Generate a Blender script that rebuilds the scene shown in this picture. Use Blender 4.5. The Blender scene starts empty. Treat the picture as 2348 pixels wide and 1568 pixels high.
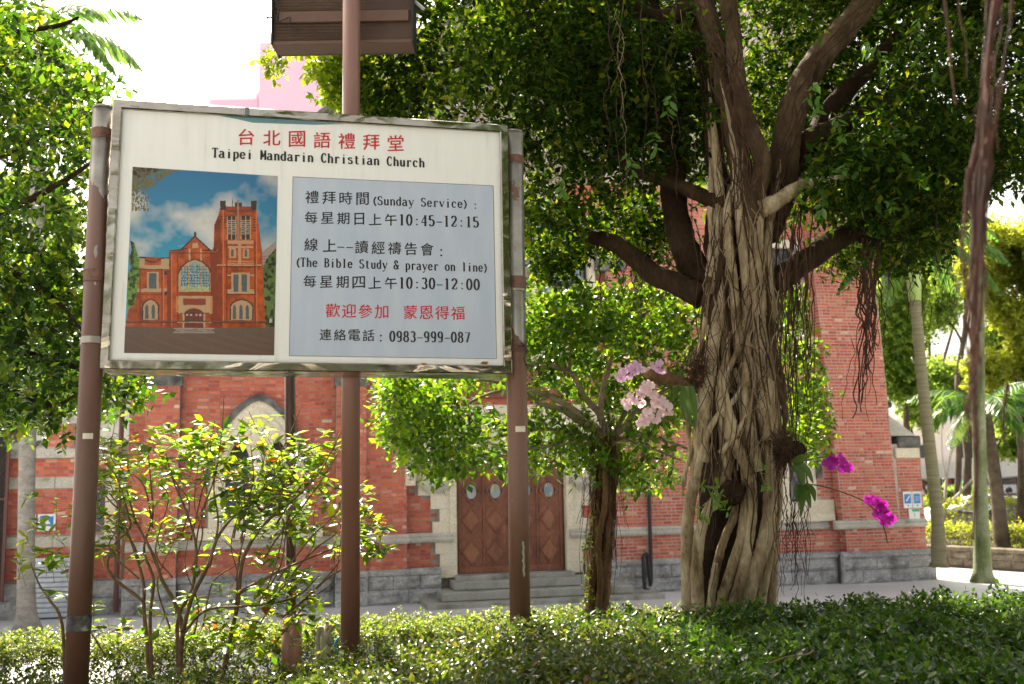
import bpy, math, random
import numpy as np
from mathutils import Vector, Matrix
rng=np.random.default_rng(7); random.seed(7)
SC=bpy.context.scene; COL=SC.collection
# ---------------------------------------------------------------- camera model
F=2282.;H=2.75;PITCH=math.atan(301/2282);ROLL=.018
_cp,_sp=math.cos(PITCH),math.sin(PITCH);_cr,_sr=math.cos(ROLL),math.sin(ROLL)
_f=np.array([0,_cp,_sp]);_r0=np.array([1.,0,0]);_u0=np.array([0,-_sp,_cp])
_R=_cr*_r0-_sr*_u0; _U=_sr*_r0+_cr*_u0; _C=np.array([0,0,H])
cam=bpy.data.cameras.new('camera'); camo=bpy.data.objects.new('camera',cam); COL.objects.link(camo)
cam.sensor_width=36; cam.lens=F/2347*36; cam.clip_end=6000; cam.clip_start=.05
M=Matrix((( _R[0],_U[0],-_f[0],0),(_R[1],_U[1],-_f[1],0),(_R[2],_U[2],-_f[2],H),(0,0,0,1)))
camo.matrix_world=M; SC.camera=camo
cam.dof.use_dof=True; cam.dof.focus_distance=6.7; cam.dof.aperture_fstop=2.6
# ---------------------------------------------------------------- world and sun
SUN_EL=math.radians(47); SUN_AZ=math.radians(-22)      # azimuth from +Y, negative = left of view
w=bpy.data.worlds.new('World'); SC.world=w; w.use_nodes=True
nt=w.node_tree; bg=nt.nodes['Background']; sky=nt.nodes.new('ShaderNodeTexSky'); sky.sky_type='NISHITA'
sky.sun_disc=False; sky.sun_elevation=SUN_EL; sky.sun_rotation=SUN_AZ; sky.dust_density=5.0; sky.air_density=1.0; sky.ozone_density=1.0
hs=nt.nodes.new('ShaderNodeHueSaturation'); hs.inputs['Saturation'].default_value=.30; nt.links.new(sky.outputs[0],hs.inputs['Color']); wm=nt.nodes.new('ShaderNodeMix'); wm.data_type='RGBA'; wm.blend_type='MULTIPLY'; wm.inputs[0].default_value=1; wm.inputs[7].default_value=(1.06,1,.91,1); nt.links.new(hs.outputs[0],wm.inputs[6]); nt.links.new(wm.outputs[2],bg.inputs[0]); bg.inputs[1].default_value=.10
sl=bpy.data.lights.new('sun','SUN'); sl.energy=5.0; sl.angle=math.radians(.5); sl.color=(1,.90,.72)
so=bpy.data.objects.new('sun',sl); COL.objects.link(so)
sd=Vector((math.sin(SUN_AZ)*math.cos(SUN_EL),math.cos(SUN_AZ)*math.cos(SUN_EL),math.sin(SUN_EL)))
so.rotation_euler=sd.to_track_quat('Z','Y').to_euler()
SC.view_settings.view_transform='Standard'; SC.view_settings.look='None'; SC.view_settings.exposure=1.9; SC.view_settings.gamma=1
SC.view_settings.use_curve_mapping=False
SC.cycles.use_denoising=True; SC.cycles.max_bounces=8; SC.cycles.diffuse_bounces=4; SC.cycles.glossy_bounces=3; SC.cycles.transmission_bounces=5
SC.cycles.transparent_max_bounces=6; SC.cycles.sample_clamp_indirect=8; SC.cycles.caustics_reflective=False; SC.cycles.caustics_refractive=False
SC.cycles.use_adaptive_sampling=True; SC.cycles.adaptive_threshold=.02
# ---------------------------------------------------------------- pixel helpers (photo measured at 2347 px wide)
def ray(x,y): return _f+_R*(x-1173.5)/F-_U*(y-784)/F
def at(x,y,Y):
    d=ray(x,y); return _C+d*(Y/d[1])
def gnd(x,y,z=0.):
    d=ray(x,y); return _C+d*((z-H)/d[2])
def pxm(px,Y): return px*Y/F            # size in metres of px pixels at distance Y
# ---------------------------------------------------------------- object helpers
ROOTLOC={}
def tag(o,label=None,cat=None,group=None,kind=None):
    if label: o['label']=label
    if cat: o['category']=cat
    if group: o['group']=group
    if kind: o['kind']=kind
    return o
def empty(name,loc,label=None,cat=None,group=None,rz=0.,kind=None):
    o=bpy.data.objects.new(name,None); COL.objects.link(o); o.location=loc; o.rotation_euler=(0,0,rz); o.empty_display_size=.2
    return tag(o,label,cat,group,kind)
def rootloc(p):
    while p.parent: p=p.parent
    return np.array(p.location)
def mkmesh(name,V,Fc,m,smooth=False):
    V=np.asarray(V,dtype=np.float32).reshape(-1,3)
    me=bpy.data.meshes.new(name)
    if isinstance(Fc,np.ndarray):
        k=Fc.shape[1]; n=len(Fc)
        me.vertices.add(len(V)); me.vertices.foreach_set('co',V.ravel())
        me.loops.add(n*k); me.loops.foreach_set('vertex_index',Fc.astype(np.int32).ravel())
        me.polygons.add(n); me.polygons.foreach_set('loop_start',np.arange(0,n*k,k,dtype=np.int32))
        me.update(calc_edges=True)
    else:
        me.from_pydata([tuple(v) for v in V.tolist()],[],[tuple(f) for f in Fc]); me.update()
    if m is not None: me.materials.append(m)
    if smooth: me.polygons.foreach_set('use_smooth',np.ones(len(me.polygons),dtype=bool))
    return me
def obj(name,VF,m,parent=None,smooth=False,local=False,kind=None):
    """one mesh object; geometry given in world coordinates unless local"""
    V,Fc=VF; V=np.asarray(V,dtype=float).reshape(-1,3)
    if parent is None:
        base=np.array([V[:,0].mean(),V[:,1].mean(),V[:,2].min()]); 
        if local: base=np.zeros(3)
        o=bpy.data.objects.new(name,mkmesh(name,V-base,Fc,m,smooth)); o.location=base
    else:
        if not local: V=V-rootloc(parent)
        o=bpy.data.objects.new(name,mkmesh(name,V,Fc,m,smooth)); o.parent=parent
    COL.objects.link(o)
    if kind: o['kind']=kind
    return o
class MB:
    def __init__(s): s.V=[];s.F=[];s.n=0
    def add(s,V,Fc):
        V=np.asarray(V,dtype=float).reshape(-1,3); s.V.append(V); 
        for f in Fc: s.F.append(tuple(int(i)+s.n for i in f))
        s.n+=len(V); return s
    def box(s,x0,x1,y0,y1,z0,z1):
        V=[(x0,y0,z0),(x1,y0,z0),(x1,y1,z0),(x0,y1,z0),(x0,y0,z1),(x1,y0,z1),(x1,y1,z1),(x0,y1,z1)]
        return s.add(V,[(0,3,2,1),(4,5,6,7),(0,1,5,4),(1,2,6,5),(2,3,7,6),(3,0,4,7)])
    def get(s): return (np.concatenate(s.V) if s.V else np.zeros((0,3)), s.F)
def boxg(*a): return MB().box(*a).get()
def bevbox(x0,x1,y0,y1,z0,z1,b=.01):
    """box with chamfered edges"""
    V=[];xs=(x0,x1);ys=(y0,y1);zs=(z0,z1)
    idx={}
    for i in (0,1):
        for j in (0,1):
            for k in (0,1):
                sx=b if i==0 else -b; sy=b if j==0 else -b; sz=b if k==0 else -b
                x,y,z=xs[i],ys[j],zs[k]
                idx[i,j,k,'x']=len(V);V.append((x,y+sy,z+sz))
                idx[i,j,k,'y']=len(V);V.append((x+sx,y,z+sz))
                idx[i,j,k,'z']=len(V);V.append((x+sx,y+sy,z))
    Fc=[]
    for i in (0,1): Fc.append([idx[i,j,k,'x'] for j,k in ((0,0),(1,0),(1,1),(0,1))][::(1 if i else -1)])
    for j in (0,1): Fc.append([idx[i,j,k,'y'] for i,k in ((0,0),(0,1),(1,1),(1,0))][::(1 if j else -1)])
    for k in (0,1): Fc.append([idx[i,j,k,'z'] for i,j in ((0,0),(1,0),(1,1),(0,1))][::(1 if k else -1)])
    for j in (0,1):
        for k in (0,1): Fc.append([idx[0,j,k,'y'],idx[1,j,k,'y'],idx[1,j,k,'z'],idx[0,j,k,'z']])
    for i in (0,1):
        for k in (0,1): Fc.append([idx[i,0,k,'x'],idx[i,1,k,'x'],idx[i,1,k,'z'],idx[i,0,k,'z']])
    for i in (0,1):
        for j in (0,1): Fc.append([idx[i,j,0,'x'],idx[i,j,1,'x'],idx[i,j,1,'y'],idx[i,j,0,'y']])
    for i in (0,1):
        for j in (0,1):
            for k in (0,1): Fc.append([idx[i,j,k,'x'],idx[i,j,k,'y'],idx[i,j,k,'z']])
    return np.array(V),Fc
def catmull(P,n):
    P=np.asarray(P,dtype=float)
    if len(P)<3:
        t=np.linspace(0,1,n)[:,None]; return P[0]*(1-t)+P[-1]*t
    Q=np.vstack([2*P[0]-P[1],P,2*P[-1]-P[-2]]); m=len(P)-1
    t=np.linspace(0,m-1e-6,n); i=t.astype(int); u=(t-i)[:,None]
    p0,p1,p2,p3=Q[i],Q[i+1],Q[i+2],Q[i+3]
    return .5*((2*p1)+(-p0+p2)*u+(2*p0-5*p1+4*p2-p3)*u**2+(-p0+3*p1-3*p2+p3)*u**3)
def tube(P,R,sides=8,cap=True,lump=0.,flat=1.):
    P=np.asarray(P,dtype=float); n=len(P); R=np.broadcast_to(np.asarray(R,dtype=float),(n,)) if np.ndim(R)==0 or len(R)==n else np.interp(np.linspace(0,1,n),np.linspace(0,1,len(R)),R)
    T=np.gradient(P,axis=0); T/=np.linalg.norm(T,axis=1)[:,None]+1e-9
    ref=np.array([0,1.,0]) if abs(T[:,1]).mean()<.8 else np.array([1.,0,0])
    A=np.cross(T,ref); A/=np.linalg.norm(A,axis=1)[:,None]+1e-9; B=np.cross(T,A)
    th=np.linspace(0,2*math.pi,sides,endpoint=False)
    rr=R[:,None]*np.ones(sides)
    if lump: rr=rr*(1+lump*(rng.random((n,sides))-.5)*2)
    V=P[:,None,:]+A[:,None,:]*(np.cos(th)*rr)[:,:,None]+B[:,None,:]*(np.sin(th)*rr*flat)[:,:,None]
    V=V.reshape(-1,3); Fc=[]
    i=np.arange(n-1)[:,None]*sides; j=np.arange(sides)[None,:]; k=(j+1)%sides
    q=np.stack([i+j,i+k,i+k+sides,i+j+sides],-1).reshape(-1,4)
    Fc=[tuple(x) for x in q.tolist()]
    if cap: Fc.append(tuple(range(sides))[::-1]); Fc.append(tuple((n-1)*sides+a for a in range(sides)))
    return V,Fc
def tubes(specs):
    m=MB()
    for s in specs: m.add(*tube(*s[:2],**(s[2] if len(s)>2 else {})))
    return m.get()
def cyl(c0,c1,r,sides=24,r1=None):
    return tube(np.array([c0,c1],dtype=float),[r,r1 if r1 is not None else r],sides)
def plate(outlines,thick,O=(0,0,0),A=(1,0,0),B=(0,0,1),N=(0,-1,0)):
    """flat shape with holes, extruded towards N; outlines in (a,b)"""
    cu=bpy.data.curves.new('tmp','CURVE'); cu.dimensions='2D'; cu.fill_mode='BOTH'; cu.extrude=thick/2
    for ol in outlines:
        s=cu.splines.new('POLY'); s.points.add(len(ol)-1); s.use_cyclic_u=True
        for p,q in zip(s.points,ol): p.co=(q[0],q[1],0,1)
    return curve_to(cu,thick,O,A,B,N)
def curve_to(cu,thick,O,A,B,N):
    o=bpy.data.objects.new('tmp',cu); COL.objects.link(o); bpy.context.view_layer.update()
    dg=bpy.context.evaluated_depsgraph_get(); me=bpy.data.meshes.new_from_object(o.evaluated_get(dg))
    V=np.zeros(len(me.vertices)*3); me.vertices.foreach_get('co',V); V=V.reshape(-1,3)
    Fc=[tuple(p.vertices) for p in me.polygons]
    bpy.data.objects.remove(o); bpy.data.meshes.remove(me); bpy.data.curves.remove(cu)
    O,A,B,N=[np.array(v,dtype=float) for v in (O,A,B,N)]
    W=O+V[:,:1]*A+V[:,1:2]*B+(V[:,2:3]+thick/2)*N
    return W,Fc
# ---------------------------------------------------------------- materials
def newmat(name):
    m=bpy.data.materials.new(name); m.use_nodes=True; return m,m.node_tree,m.node_tree.nodes['Principled BSDF']
def N(nt,t,**k):
    n=nt.nodes.new(t)
    for a,b in k.items():
        if a.startswith('i_'): n.inputs[a[2:].replace('_',' ')].default_value=b
        else: setattr(n,a,b)
    return n
def ramp(nt,fac,stops):
    r=nt.nodes.new('ShaderNodeValToRGB'); e=r.color_ramp.elements
    while len(e)<len(stops): e.new(.5)
    for x,(p,c) in zip(e,stops): x.position=p; x.color=(*c,1) if len(c)==3 else c
    nt.links.new(fac,r.inputs[0]); return r.outputs[0]
def coords(nt,scale=(1,1,1),kind='Object'):
    tc=nt.nodes.new('ShaderNodeTexCoord'); mp=nt.nodes.new('ShaderNodeMapping'); mp.inputs['Scale'].default_value=scale
    nt.links.new(tc.outputs[kind],mp.inputs[0]); return mp.outputs[0]
def noise(nt,vec,scale,detail=4,rough=.55,dist=0):
    n=N(nt,'ShaderNodeTexNoise'); n.inputs['Scale'].default_value=scale; n.inputs['Detail'].default_value=detail; n.inputs['Roughness'].default_value=rough; n.inputs['Distortion'].default_value=dist
    nt.links.new(vec,n.inputs['Vector']); return n.outputs['Fac']
def bump(nt,b,h,strength=.3,dist=.01):
    n=N(nt,'ShaderNodeBump'); n.inputs['Strength'].default_value=strength; n.inputs['Distance'].default_value=dist
    nt.links.new(h,n.inputs['Height']); nt.links.new(n.outputs[0],b.inputs['Normal'])
def mix(nt,a,b,fac,mode='MIX'):
    n=nt.nodes.new('ShaderNodeMix'); n.data_type='RGBA'; n.blend_type=mode
    for s,v in ((0,fac),(6,a),(7,b)):
        if isinstance(v,(int,float)): n.inputs[s].default_value=v
        elif isinstance(v,tuple): n.inputs[s].default_value=(*v,1) if len(v)==3 else v
        else: nt.links.new(v,n.inputs[s])
    return n.outputs[2]
def m_noise(name,stops,scale=5,rough=.8,bs=.3,bd=.01,detail=5,vscale=(1,1,1),metal=0,fine=0,kind='Object',spec=.3,dist=0):
    m,nt,b=newmat(name); v=coords(nt,vscale,kind); f=noise(nt,v,scale,detail,.6,dist); c=ramp(nt,f,stops)
    if fine: c=mix(nt,c,ramp(nt,noise(nt,v,fine,3),[(.3,(.6,.6,.6)),(.7,(1.15,1.15,1.15))]),.8,'MULTIPLY')
    nt.links.new(c,b.inputs['Base Color']); b.inputs['Roughness'].default_value=rough; b.inputs['Metallic'].default_value=metal
    b.inputs['Specular IOR Level'].default_value=spec
    if bs: bump(nt,b,noise(nt,v,(fine or scale*4),4),bs,bd)
    return m
def m_plain(name,c,rough=.6,metal=0,emit=None,spec=.4):
    m,nt,b=newmat(name); v=coords(nt); f=noise(nt,v,9,4)
    k=tuple(x*.88 for x in c); col=ramp(nt,f,[(.3,k),(.7,tuple(min(1,x*1.06) for x in c))]); nt.links.new(col,b.inputs['Base Color'])
    b.inputs['Roughness'].default_value=rough; b.inputs['Metallic'].default_value=metal; b.inputs['Specular IOR Level'].default_value=spec
    if emit: b.inputs['Emission Color'].default_value=(*c,1); b.inputs['Emission Strength'].default_value=emit
    return m
def m_leaf(name,stops,trans,tf=.45,rough=.38,island=True,spec=.5):
    m,nt,b=newmat(name)
    if island: r=N(nt,'ShaderNodeNewGeometry').outputs['Random Per Island']
    else: r=N(nt,'ShaderNodeObjectInfo').outputs['Random']
    c=ramp(nt,r,stops); nt.links.new(c,b.inputs['Base Color']); b.inputs['Roughness'].default_value=rough; b.inputs['Specular IOR Level'].default_value=spec
    t=N(nt,'ShaderNodeBsdfTranslucent'); tc=ramp(nt,r,trans); nt.links.new(tc,t.inputs[0])
    mx=N(nt,'ShaderNodeMixShader'); mx.inputs[0].default_value=tf; nt.links.new(b.outputs[0],mx.inputs[1]); nt.links.new(t.outputs[0],mx.inputs[2])
    nt.links.new(mx.outputs[0],nt.nodes['Material Output'].inputs[0]); return m
L_ban=m_leaf('banyan_leaf',[(0,(.006,.015,.003)),(.5,(.012,.030,.005)),(.93,(.03,.06,.010)),(1,(.09,.07,.012))],[(0,(.02,.06,.002)),(.55,(.08,.18,.005)),(.8,(.22,.36,.01)),(1,(.5,.56,.02))],.42,.5,spec=.06)
L_sunlit=m_leaf('sunlit_banyan_leaf',[(0,(.02,.06,.006)),(1,(.07,.13,.014))],[(0,(.24,.42,.01)),(.6,(.42,.56,.015)),(1,(.62,.68,.03))],.5,.4,spec=.2)  # sunlight on the banyan's left fringe, put into a brighter leaf colour
L_left=m_leaf('left_tree_leaf',[(0,(.008,.024,.004)),(.6,(.018,.048,.008)),(.95,(.045,.09,.014)),(1,(.20,.15,.02))],[(0,(.03,.09,.004)),(.5,(.10,.24,.008)),(.8,(.26,.44,.012)),(1,(.5,.56,.02))],.42,.4,spec=.3)
L_fic=m_leaf('small_ficus_leaf',[(0,(.014,.045,.006)),(.6,(.032,.085,.012)),(1,(.07,.14,.018))],[(0,(.08,.22,.006)),(.5,(.22,.44,.01)),(1,(.52,.64,.02))],.44,.34,spec=.4)
L_cam=m_leaf('camellia_leaf',[(0,(.014,.045,.012)),(.6,(.032,.085,.014)),(.955,(.08,.13,.02)),(.965,(.24,.08,.02)),(1,(.18,.05,.02))],[(0,(.14,.34,.012)),(.6,(.38,.58,.018)),(.955,(.66,.70,.03)),(.965,(.6,.18,.02)),(1,(.5,.14,.02))],.50,.3,spec=.25)
L_camo=m_leaf('camellia_leaf_single',[(0,(.014,.045,.012)),(.6,(.032,.085,.014)),(.955,(.08,.13,.02)),(.965,(.24,.08,.02)),(1,(.18,.05,.02))],[(0,(.14,.34,.012)),(.6,(.38,.58,.018)),(.955,(.66,.70,.03)),(.965,(.6,.18,.02)),(1,(.5,.14,.02))],.50,.3,spec=.25,island=False)
L_hdk=m_leaf('dark_hedge_leaf',[(0,(.007,.022,.003)),(.5,(.021,.056,.007)),(.92,(.075,.14,.015)),(1,(.13,.17,.03))],[(0,(.06,.20,.01)),(1,(.26,.44,.03))],.32,.28)
L_hlt=m_leaf('clipped_hedge_leaf',[(0,(.018,.045,.008)),(.5,(.045,.085,.010)),(.88,(.09,.12,.02)),(.95,(.20,.10,.035)),(1,(.28,.17,.08))],[(0,(.20,.36,.03)),(.7,(.40,.52,.05)),(1,(.6,.6,.1))],.4,.38)
L_hnr=m_leaf('near_hedge_leaf',[(0,(.010,.026,.005)),(.5,(.028,.058,.008)),(.9,(.065,.095,.014)),(.96,(.16,.08,.03)),(1,(.26,.17,.09))],[(0,(.08,.17,.01)),(.7,(.26,.36,.02)),(1,(.5,.46,.06))],.34,.26,spec=.6)
L_bg=m_leaf('distant_leaf',[(0,(.04,.09,.015)),(.6,(.08,.15,.025)),(1,(.15,.2,.04))],[(0,(.25,.45,.04)),(1,(.55,.68,.08))],.58,.5)
L_bgy=m_leaf('distant_yellow_leaf',[(0,(.09,.12,.015)),(1,(.2,.22,.03))],[(0,(.42,.52,.03)),(1,(.7,.72,.06))],.58,.5)
L_palm=m_leaf('palm_frond_green',[(0,(.02,.07,.015)),(1,(.06,.13,.03))],[(0,(.12,.32,.03)),(1,(.3,.45,.05))],.4,.35)
L_orc=m_leaf('orchid_leaf_green',[(0,(.04,.09,.015)),(1,(.05,.11,.02))],[(0,(.2,.34,.02)),(1,(.28,.4,.03))],.25,.35)
def m_petal(name,c1,c2,tr):
    m,nt,b=newmat(name); r=N(nt,'ShaderNodeObjectInfo').outputs['Random']; nt.links.new(ramp(nt,r,[(0,c1),(1,c2)]),b.inputs['Base Color']); b.inputs['Roughness'].default_value=.5
    t=N(nt,'ShaderNodeBsdfTranslucent'); t.inputs[0].default_value=(*tr,1); mx=N(nt,'ShaderNodeMixShader'); mx.inputs[0].default_value=.45
    nt.links.new(b.outputs[0],mx.inputs[1]); nt.links.new(t.outputs[0],mx.inputs[2]); nt.links.new(mx.outputs[0],nt.nodes['Material Output'].inputs[0]); return m
P_pale=m_petal('pale_pink_petal',(.84,.62,.68),(.88,.76,.78),(.95,.70,.76)); P_lil=m_petal('lilac_petal',(.72,.48,.68),(.8,.58,.74),(.85,.55,.8))
P_mag=m_petal('magenta_petal',(.36,.01,.30),(.50,.03,.42),(.62,.02,.5)); P_lip=m_petal('orchid_lip',(.35,.01,.12),(.4,.02,.15),(.5,.05,.2))
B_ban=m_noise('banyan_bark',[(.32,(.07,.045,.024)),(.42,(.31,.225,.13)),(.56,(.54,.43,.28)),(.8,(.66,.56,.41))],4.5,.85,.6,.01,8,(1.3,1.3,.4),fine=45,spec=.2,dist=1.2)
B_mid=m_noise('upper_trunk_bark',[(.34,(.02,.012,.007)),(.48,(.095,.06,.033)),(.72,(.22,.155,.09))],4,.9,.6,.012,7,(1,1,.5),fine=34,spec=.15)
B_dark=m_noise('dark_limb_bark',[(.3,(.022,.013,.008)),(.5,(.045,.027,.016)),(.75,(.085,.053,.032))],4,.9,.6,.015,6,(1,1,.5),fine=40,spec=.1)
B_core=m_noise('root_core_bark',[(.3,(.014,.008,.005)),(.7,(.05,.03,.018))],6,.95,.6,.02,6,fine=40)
B_root=m_noise('hanging_root',[(.3,(.035,.018,.011)),(.7,(.09,.05,.03))],9,.9,.2,.005,3)
B_rootl=m_noise('pale_root',[(.3,(.22,.15,.10)),(.7,(.36,.27,.18))],9,.9,.2,.005,3)
B_red=m_noise('red_brown_root',[(.35,(.02,.009,.006)),(.7,(.085,.033,.022))],9,.9,.2,.005,3)
B_fic=m_noise('small_ficus_bark',[(.3,(.085,.048,.022)),(.55,(.22,.13,.06)),(.75,(.30,.20,.10))],8,.9,.7,.02,6,(1,1,.4),fine=50)
B_ficb=m_noise('ficus_branch_bark',[(.3,(.20,.15,.09)),(.7,(.46,.38,.27))],8,.9,.4,.01,6,fine=40)
B_cam=m_noise('camellia_stem',[(.3,(.10,.06,.035)),(.7,(.26,.17,.10))],14,.85,.4,.004,4)
B_palm=m_noise('palm_trunk_grey',[(.3,(.18,.17,.15)),(.7,(.34,.32,.29))],3,.9,.4,.01,5,(1,1,3),fine=26)
B_palm2=m_noise('ringed_palm_trunk',[(.3,(.13,.12,.06)),(.7,(.27,.25,.15))],2,.9,.4,.01,5,(.4,.4,9))
B_moss=m_noise('mossy_trunk',[(.35,(.10,.14,.04)),(.6,(.24,.26,.16))],2.5,.9,.4,.01,5,(1,1,.6),fine=30)
B_bg=m_noise('distant_trunk',[(.3,(.05,.035,.025)),(.7,(.13,.10,.07))],4,.9,.3,.01)
B_white=m_noise('pale_bare_branch',[(.3,(.45,.40,.35)),(.7,(.6,.55,.5))],6,.9,.2,.01)
def m_brick(name,island):
    m,nt,b=newmat(name)
    r=N(nt,'ShaderNodeNewGeometry').outputs['Random Per Island'] if island else N(nt,'ShaderNodeObjectInfo').outputs['Random']
    c=ramp(nt,r,[(0,(.40,.085,.06)),(.15,(.50,.115,.075)),(.45,(.57,.145,.08)),(.7,(.62,.19,.105)),(.90,(.54,.17,.13)),(.975,(.66,.30,.20)),(1,(.74,.52,.40))])
    v=coords(nt,kind='Object'); c=mix(nt,c,ramp(nt,noise(nt,v,1.1,5),[(.3,(.72,.70,.70)),(.65,(1.08,1.05,1.03))]),.85,'MULTIPLY')
    c=mix(nt,c,ramp(nt,noise(nt,v,40,3),[(.3,(.8,.8,.8)),(.7,(1.1,1.1,1.1))]),.7,'MULTIPLY')
    nt.links.new(c,b.inputs['Base Color']); b.inputs['Roughness'].default_value=.85; bump(nt,b,noise(nt,v,60,3),.3,.004); return m
K_st=m_brick('brick_red',True); K_ob=m_brick('brick_red_single',False)
K_mord=m_noise('mortar_grey',[(.3,(.26,.21,.18)),(.7,(.42,.35,.30))],3,.95,.4,.006,5,fine=60)
K_morl=m_noise('mortar_pale',[(.3,(.42,.34,.30)),(.7,(.60,.52,.47))],2,.95,.4,.006,5,fine=60)
S_cream=m_noise('cream_stone',[(.22,(.42,.38,.30)),(.40,(.70,.63,.49)),(.75,(.82,.75,.60))],1.6,.85,.3,.006,7,fine=35)
S_dark=m_noise('sooty_stone',[(.3,(.045,.045,.045)),(.55,(.14,.14,.13)),(.8,(.30,.29,.26))],4,.9,.5,.01,6,fine=40)
S_ledge=m_noise('weathered_ledge_stone',[(.25,(.16,.15,.13)),(.4,(.46,.44,.38)),(.7,(.62,.60,.53))],2.2,.88,.4,.01,7,fine=40)
S_grey=m_noise('grey_rusticated_stone',[(.28,(.13,.13,.13)),(.45,(.34,.34,.335)),(.75,(.56,.56,.55))],2.4,.9,.9,.03,7,fine=18)
S_step=m_noise('step_concrete',[(.25,(.13,.14,.10)),(.5,(.34,.34,.31)),(.8,(.46,.46,.43))],2.2,.9,.3,.006,6,fine=40)
S_joint=m_noise('stone_joint',[(.3,(.05,.05,.05)),(.7,(.12,.12,.12))],6,.95,.2,.01)
W_door=m_noise('door_wood',[(.25,(.13,.05,.032)),(.5,(.25,.10,.06)),(.8,(.34,.16,.095))],2.5,.55,.2,.004,6,(1,1,.3),fine=30)
W_doorp=m_noise('door_panel_wood',[(.25,(.16,.065,.04)),(.5,(.31,.13,.075)),(.8,(.39,.19,.11))],2.5,.5,.2,.004,6,(1,1,.3),fine=30)
G_dark=m_plain('dark_window_glass',(.03,.035,.045),.15,spec=.6)
X_dkmetal=m_plain('dark_metal',(.035,.035,.04),.5,.3)
X_white=m_plain('white_paint',(.78,.78,.77),.5); X_pink=m_plain('pink_render_wall',(.64,.40,.51),.85); X_pinkd=m_plain('deep_pink_wall',(.58,.35,.46),.85)
X_blue=m_plain('blue_print',(.03,.20,.55),.5); X_green=m_plain('green_print',(.03,.42,.25),.5); X_label=m_plain('cream_label',(.66,.62,.5),.5); X_ink=m_plain('black_ink',(.015,.015,.018),.5)
X_pvc=m_plain('grey_pvc',(.42,.40,.34),.4)
# ================================================================ SETTING
GRD,nt,b=newmat('courtyard_paving')
v=coords(nt,(1,1,1)); bt=N(nt,'ShaderNodeTexBrick'); bt.inputs['Scale'].default_value=1.0; bt.inputs['Brick Width'].default_value=.9; bt.inputs['Row Height'].default_value=.45
bt.inputs['Mortar Size'].default_value=.006; bt.inputs['Color1'].default_value=(.56,.56,.57,1); bt.inputs['Color2'].default_value=(.60,.60,.61,1); bt.inputs['Mortar'].default_value=(.40,.40,.40,1)
nt.links.new(v,bt.inputs['Vector']); c=mix(nt,bt.outputs[0],ramp(nt,noise(nt,v,.35,6),[(.3,(.78,.78,.80)),(.7,(1.1,1.1,1.1))]),.9,'MULTIPLY')
c=mix(nt,c,ramp(nt,noise(nt,v,30,3),[(.3,(.85,.85,.85)),(.7,(1.08,1.08,1.08))]),.7,'MULTIPLY')
nt.links.new(c,b.inputs['Base Color']); b.inputs['Roughness'].default_value=.55
xs=np.array([-900,-60,-20,0,20,60,900.]); ys=np.array([-900,-40,0,20,40,90,2000.])
g=np.array([(x,y,0) for y in ys for x in xs]); Fc=[(j*7+i,j*7+i+1,j*7+i+8,j*7+i+7) for j in range(6) for i in range(6)]
tag(obj('ground',(g,Fc),GRD),kind='structure')
SOIL=m_noise('bed_soil',[(.3,(.015,.012,.007)),(.7,(.05,.035,.02))],3,.95,.6,.02,6,fine=40)
BED=.92
# planting bed: raised, its back edge parallel to the church
PHI=math.radians(13.2); UD=np.array([math.cos(PHI),math.sin(PHI),0]); ND=np.array([math.sin(PHI),-math.cos(PHI),0])
W0=gnd(700,1396)
def bedpt(x,back,z): return (x,back+x*math.tan(PHI),z)
nx=40; V=[];Fc=[]
xs=np.linspace(-14,14,nx+1); yy=np.linspace(-30,0,31)
for i,x in enumerate(xs):
    for j,y in enumerate(np.linspace(3.2,9.7+x*math.tan(PHI),31)): V.append((x,y,BED+.03*math.sin(x*3+y*2)*math.cos(y*1.7)))
for i in range(nx):
    for j in range(30): a=i*31+j; Fc.append((a,a+31,a+32,a+1))
tag(obj('planting_bed',(V,Fc),SOIL),kind='structure')
V=[];Fc=[]
for x in (-14,14): V+= [(x,9.7+x*math.tan(PHI),BED+.02),(x,9.88+x*math.tan(PHI),BED+.02),(x,9.88+x*math.tan(PHI),-.05),(x,9.7+x*math.tan(PHI),-.05)]
tag(obj('bed_kerb',(V,[(0,4,5,1),(1,5,6,2),(0,3,7,4),(0,1,2,3),(4,7,6,5)]),S_step),kind='structure')
tag(obj('sidewalk',boxg(-14,14,-30,3.2,-.05,BED+.04),S_step),kind='structure')
# ================================================================ CHURCH (local: u along the front, v into the building, z up)
church=empty('church',tuple(W0),'red brick church with cream stone window and door surrounds behind the trees','church',rz=PHI)
def co(name,VF,m,parent=church,smooth=False,kind=None): return obj(name,VF,m,parent,smooth,local=True,kind=kind)
def fplate(outl,thick,v): return plate(outl,thick,(0,v,0),(1,0,0),(0,0,1),(0,-1,0))
def pin(poly,x,y):
    n=len(poly);ins=False
    for i in range(n):
        x1,y1=poly[i];x2,y2=poly[(i+1)%n]
        if (y1>y)!=(y2>y) and x<(x2-x1)*(y-y1)/(y2-y1)+x1: ins=not ins
    return ins
def parch(cx,hw,z0,zs,za,n=10):
    """pointed arch outline"""
    P=[(cx-hw,z0),(cx-hw,zs)]
    for i in range(1,n): 
        t=i/n; P.append((cx-hw*(1-t)**1.0*math.cos(t*math.pi/2*.35)*1.0 if False else cx-hw*(1-t**1.55),zs+(za-zs)*(1-(1-t)**1.5)))
    P.append((cx,za))
    for i in range(n-1,0,-1):
        t=i/n; P.append((cx+hw*(1-t**1.55),zs+(za-zs)*(1-(1-t)**1.5)))
    return P+[(cx+hw,zs),(cx+hw,z0)]
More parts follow.
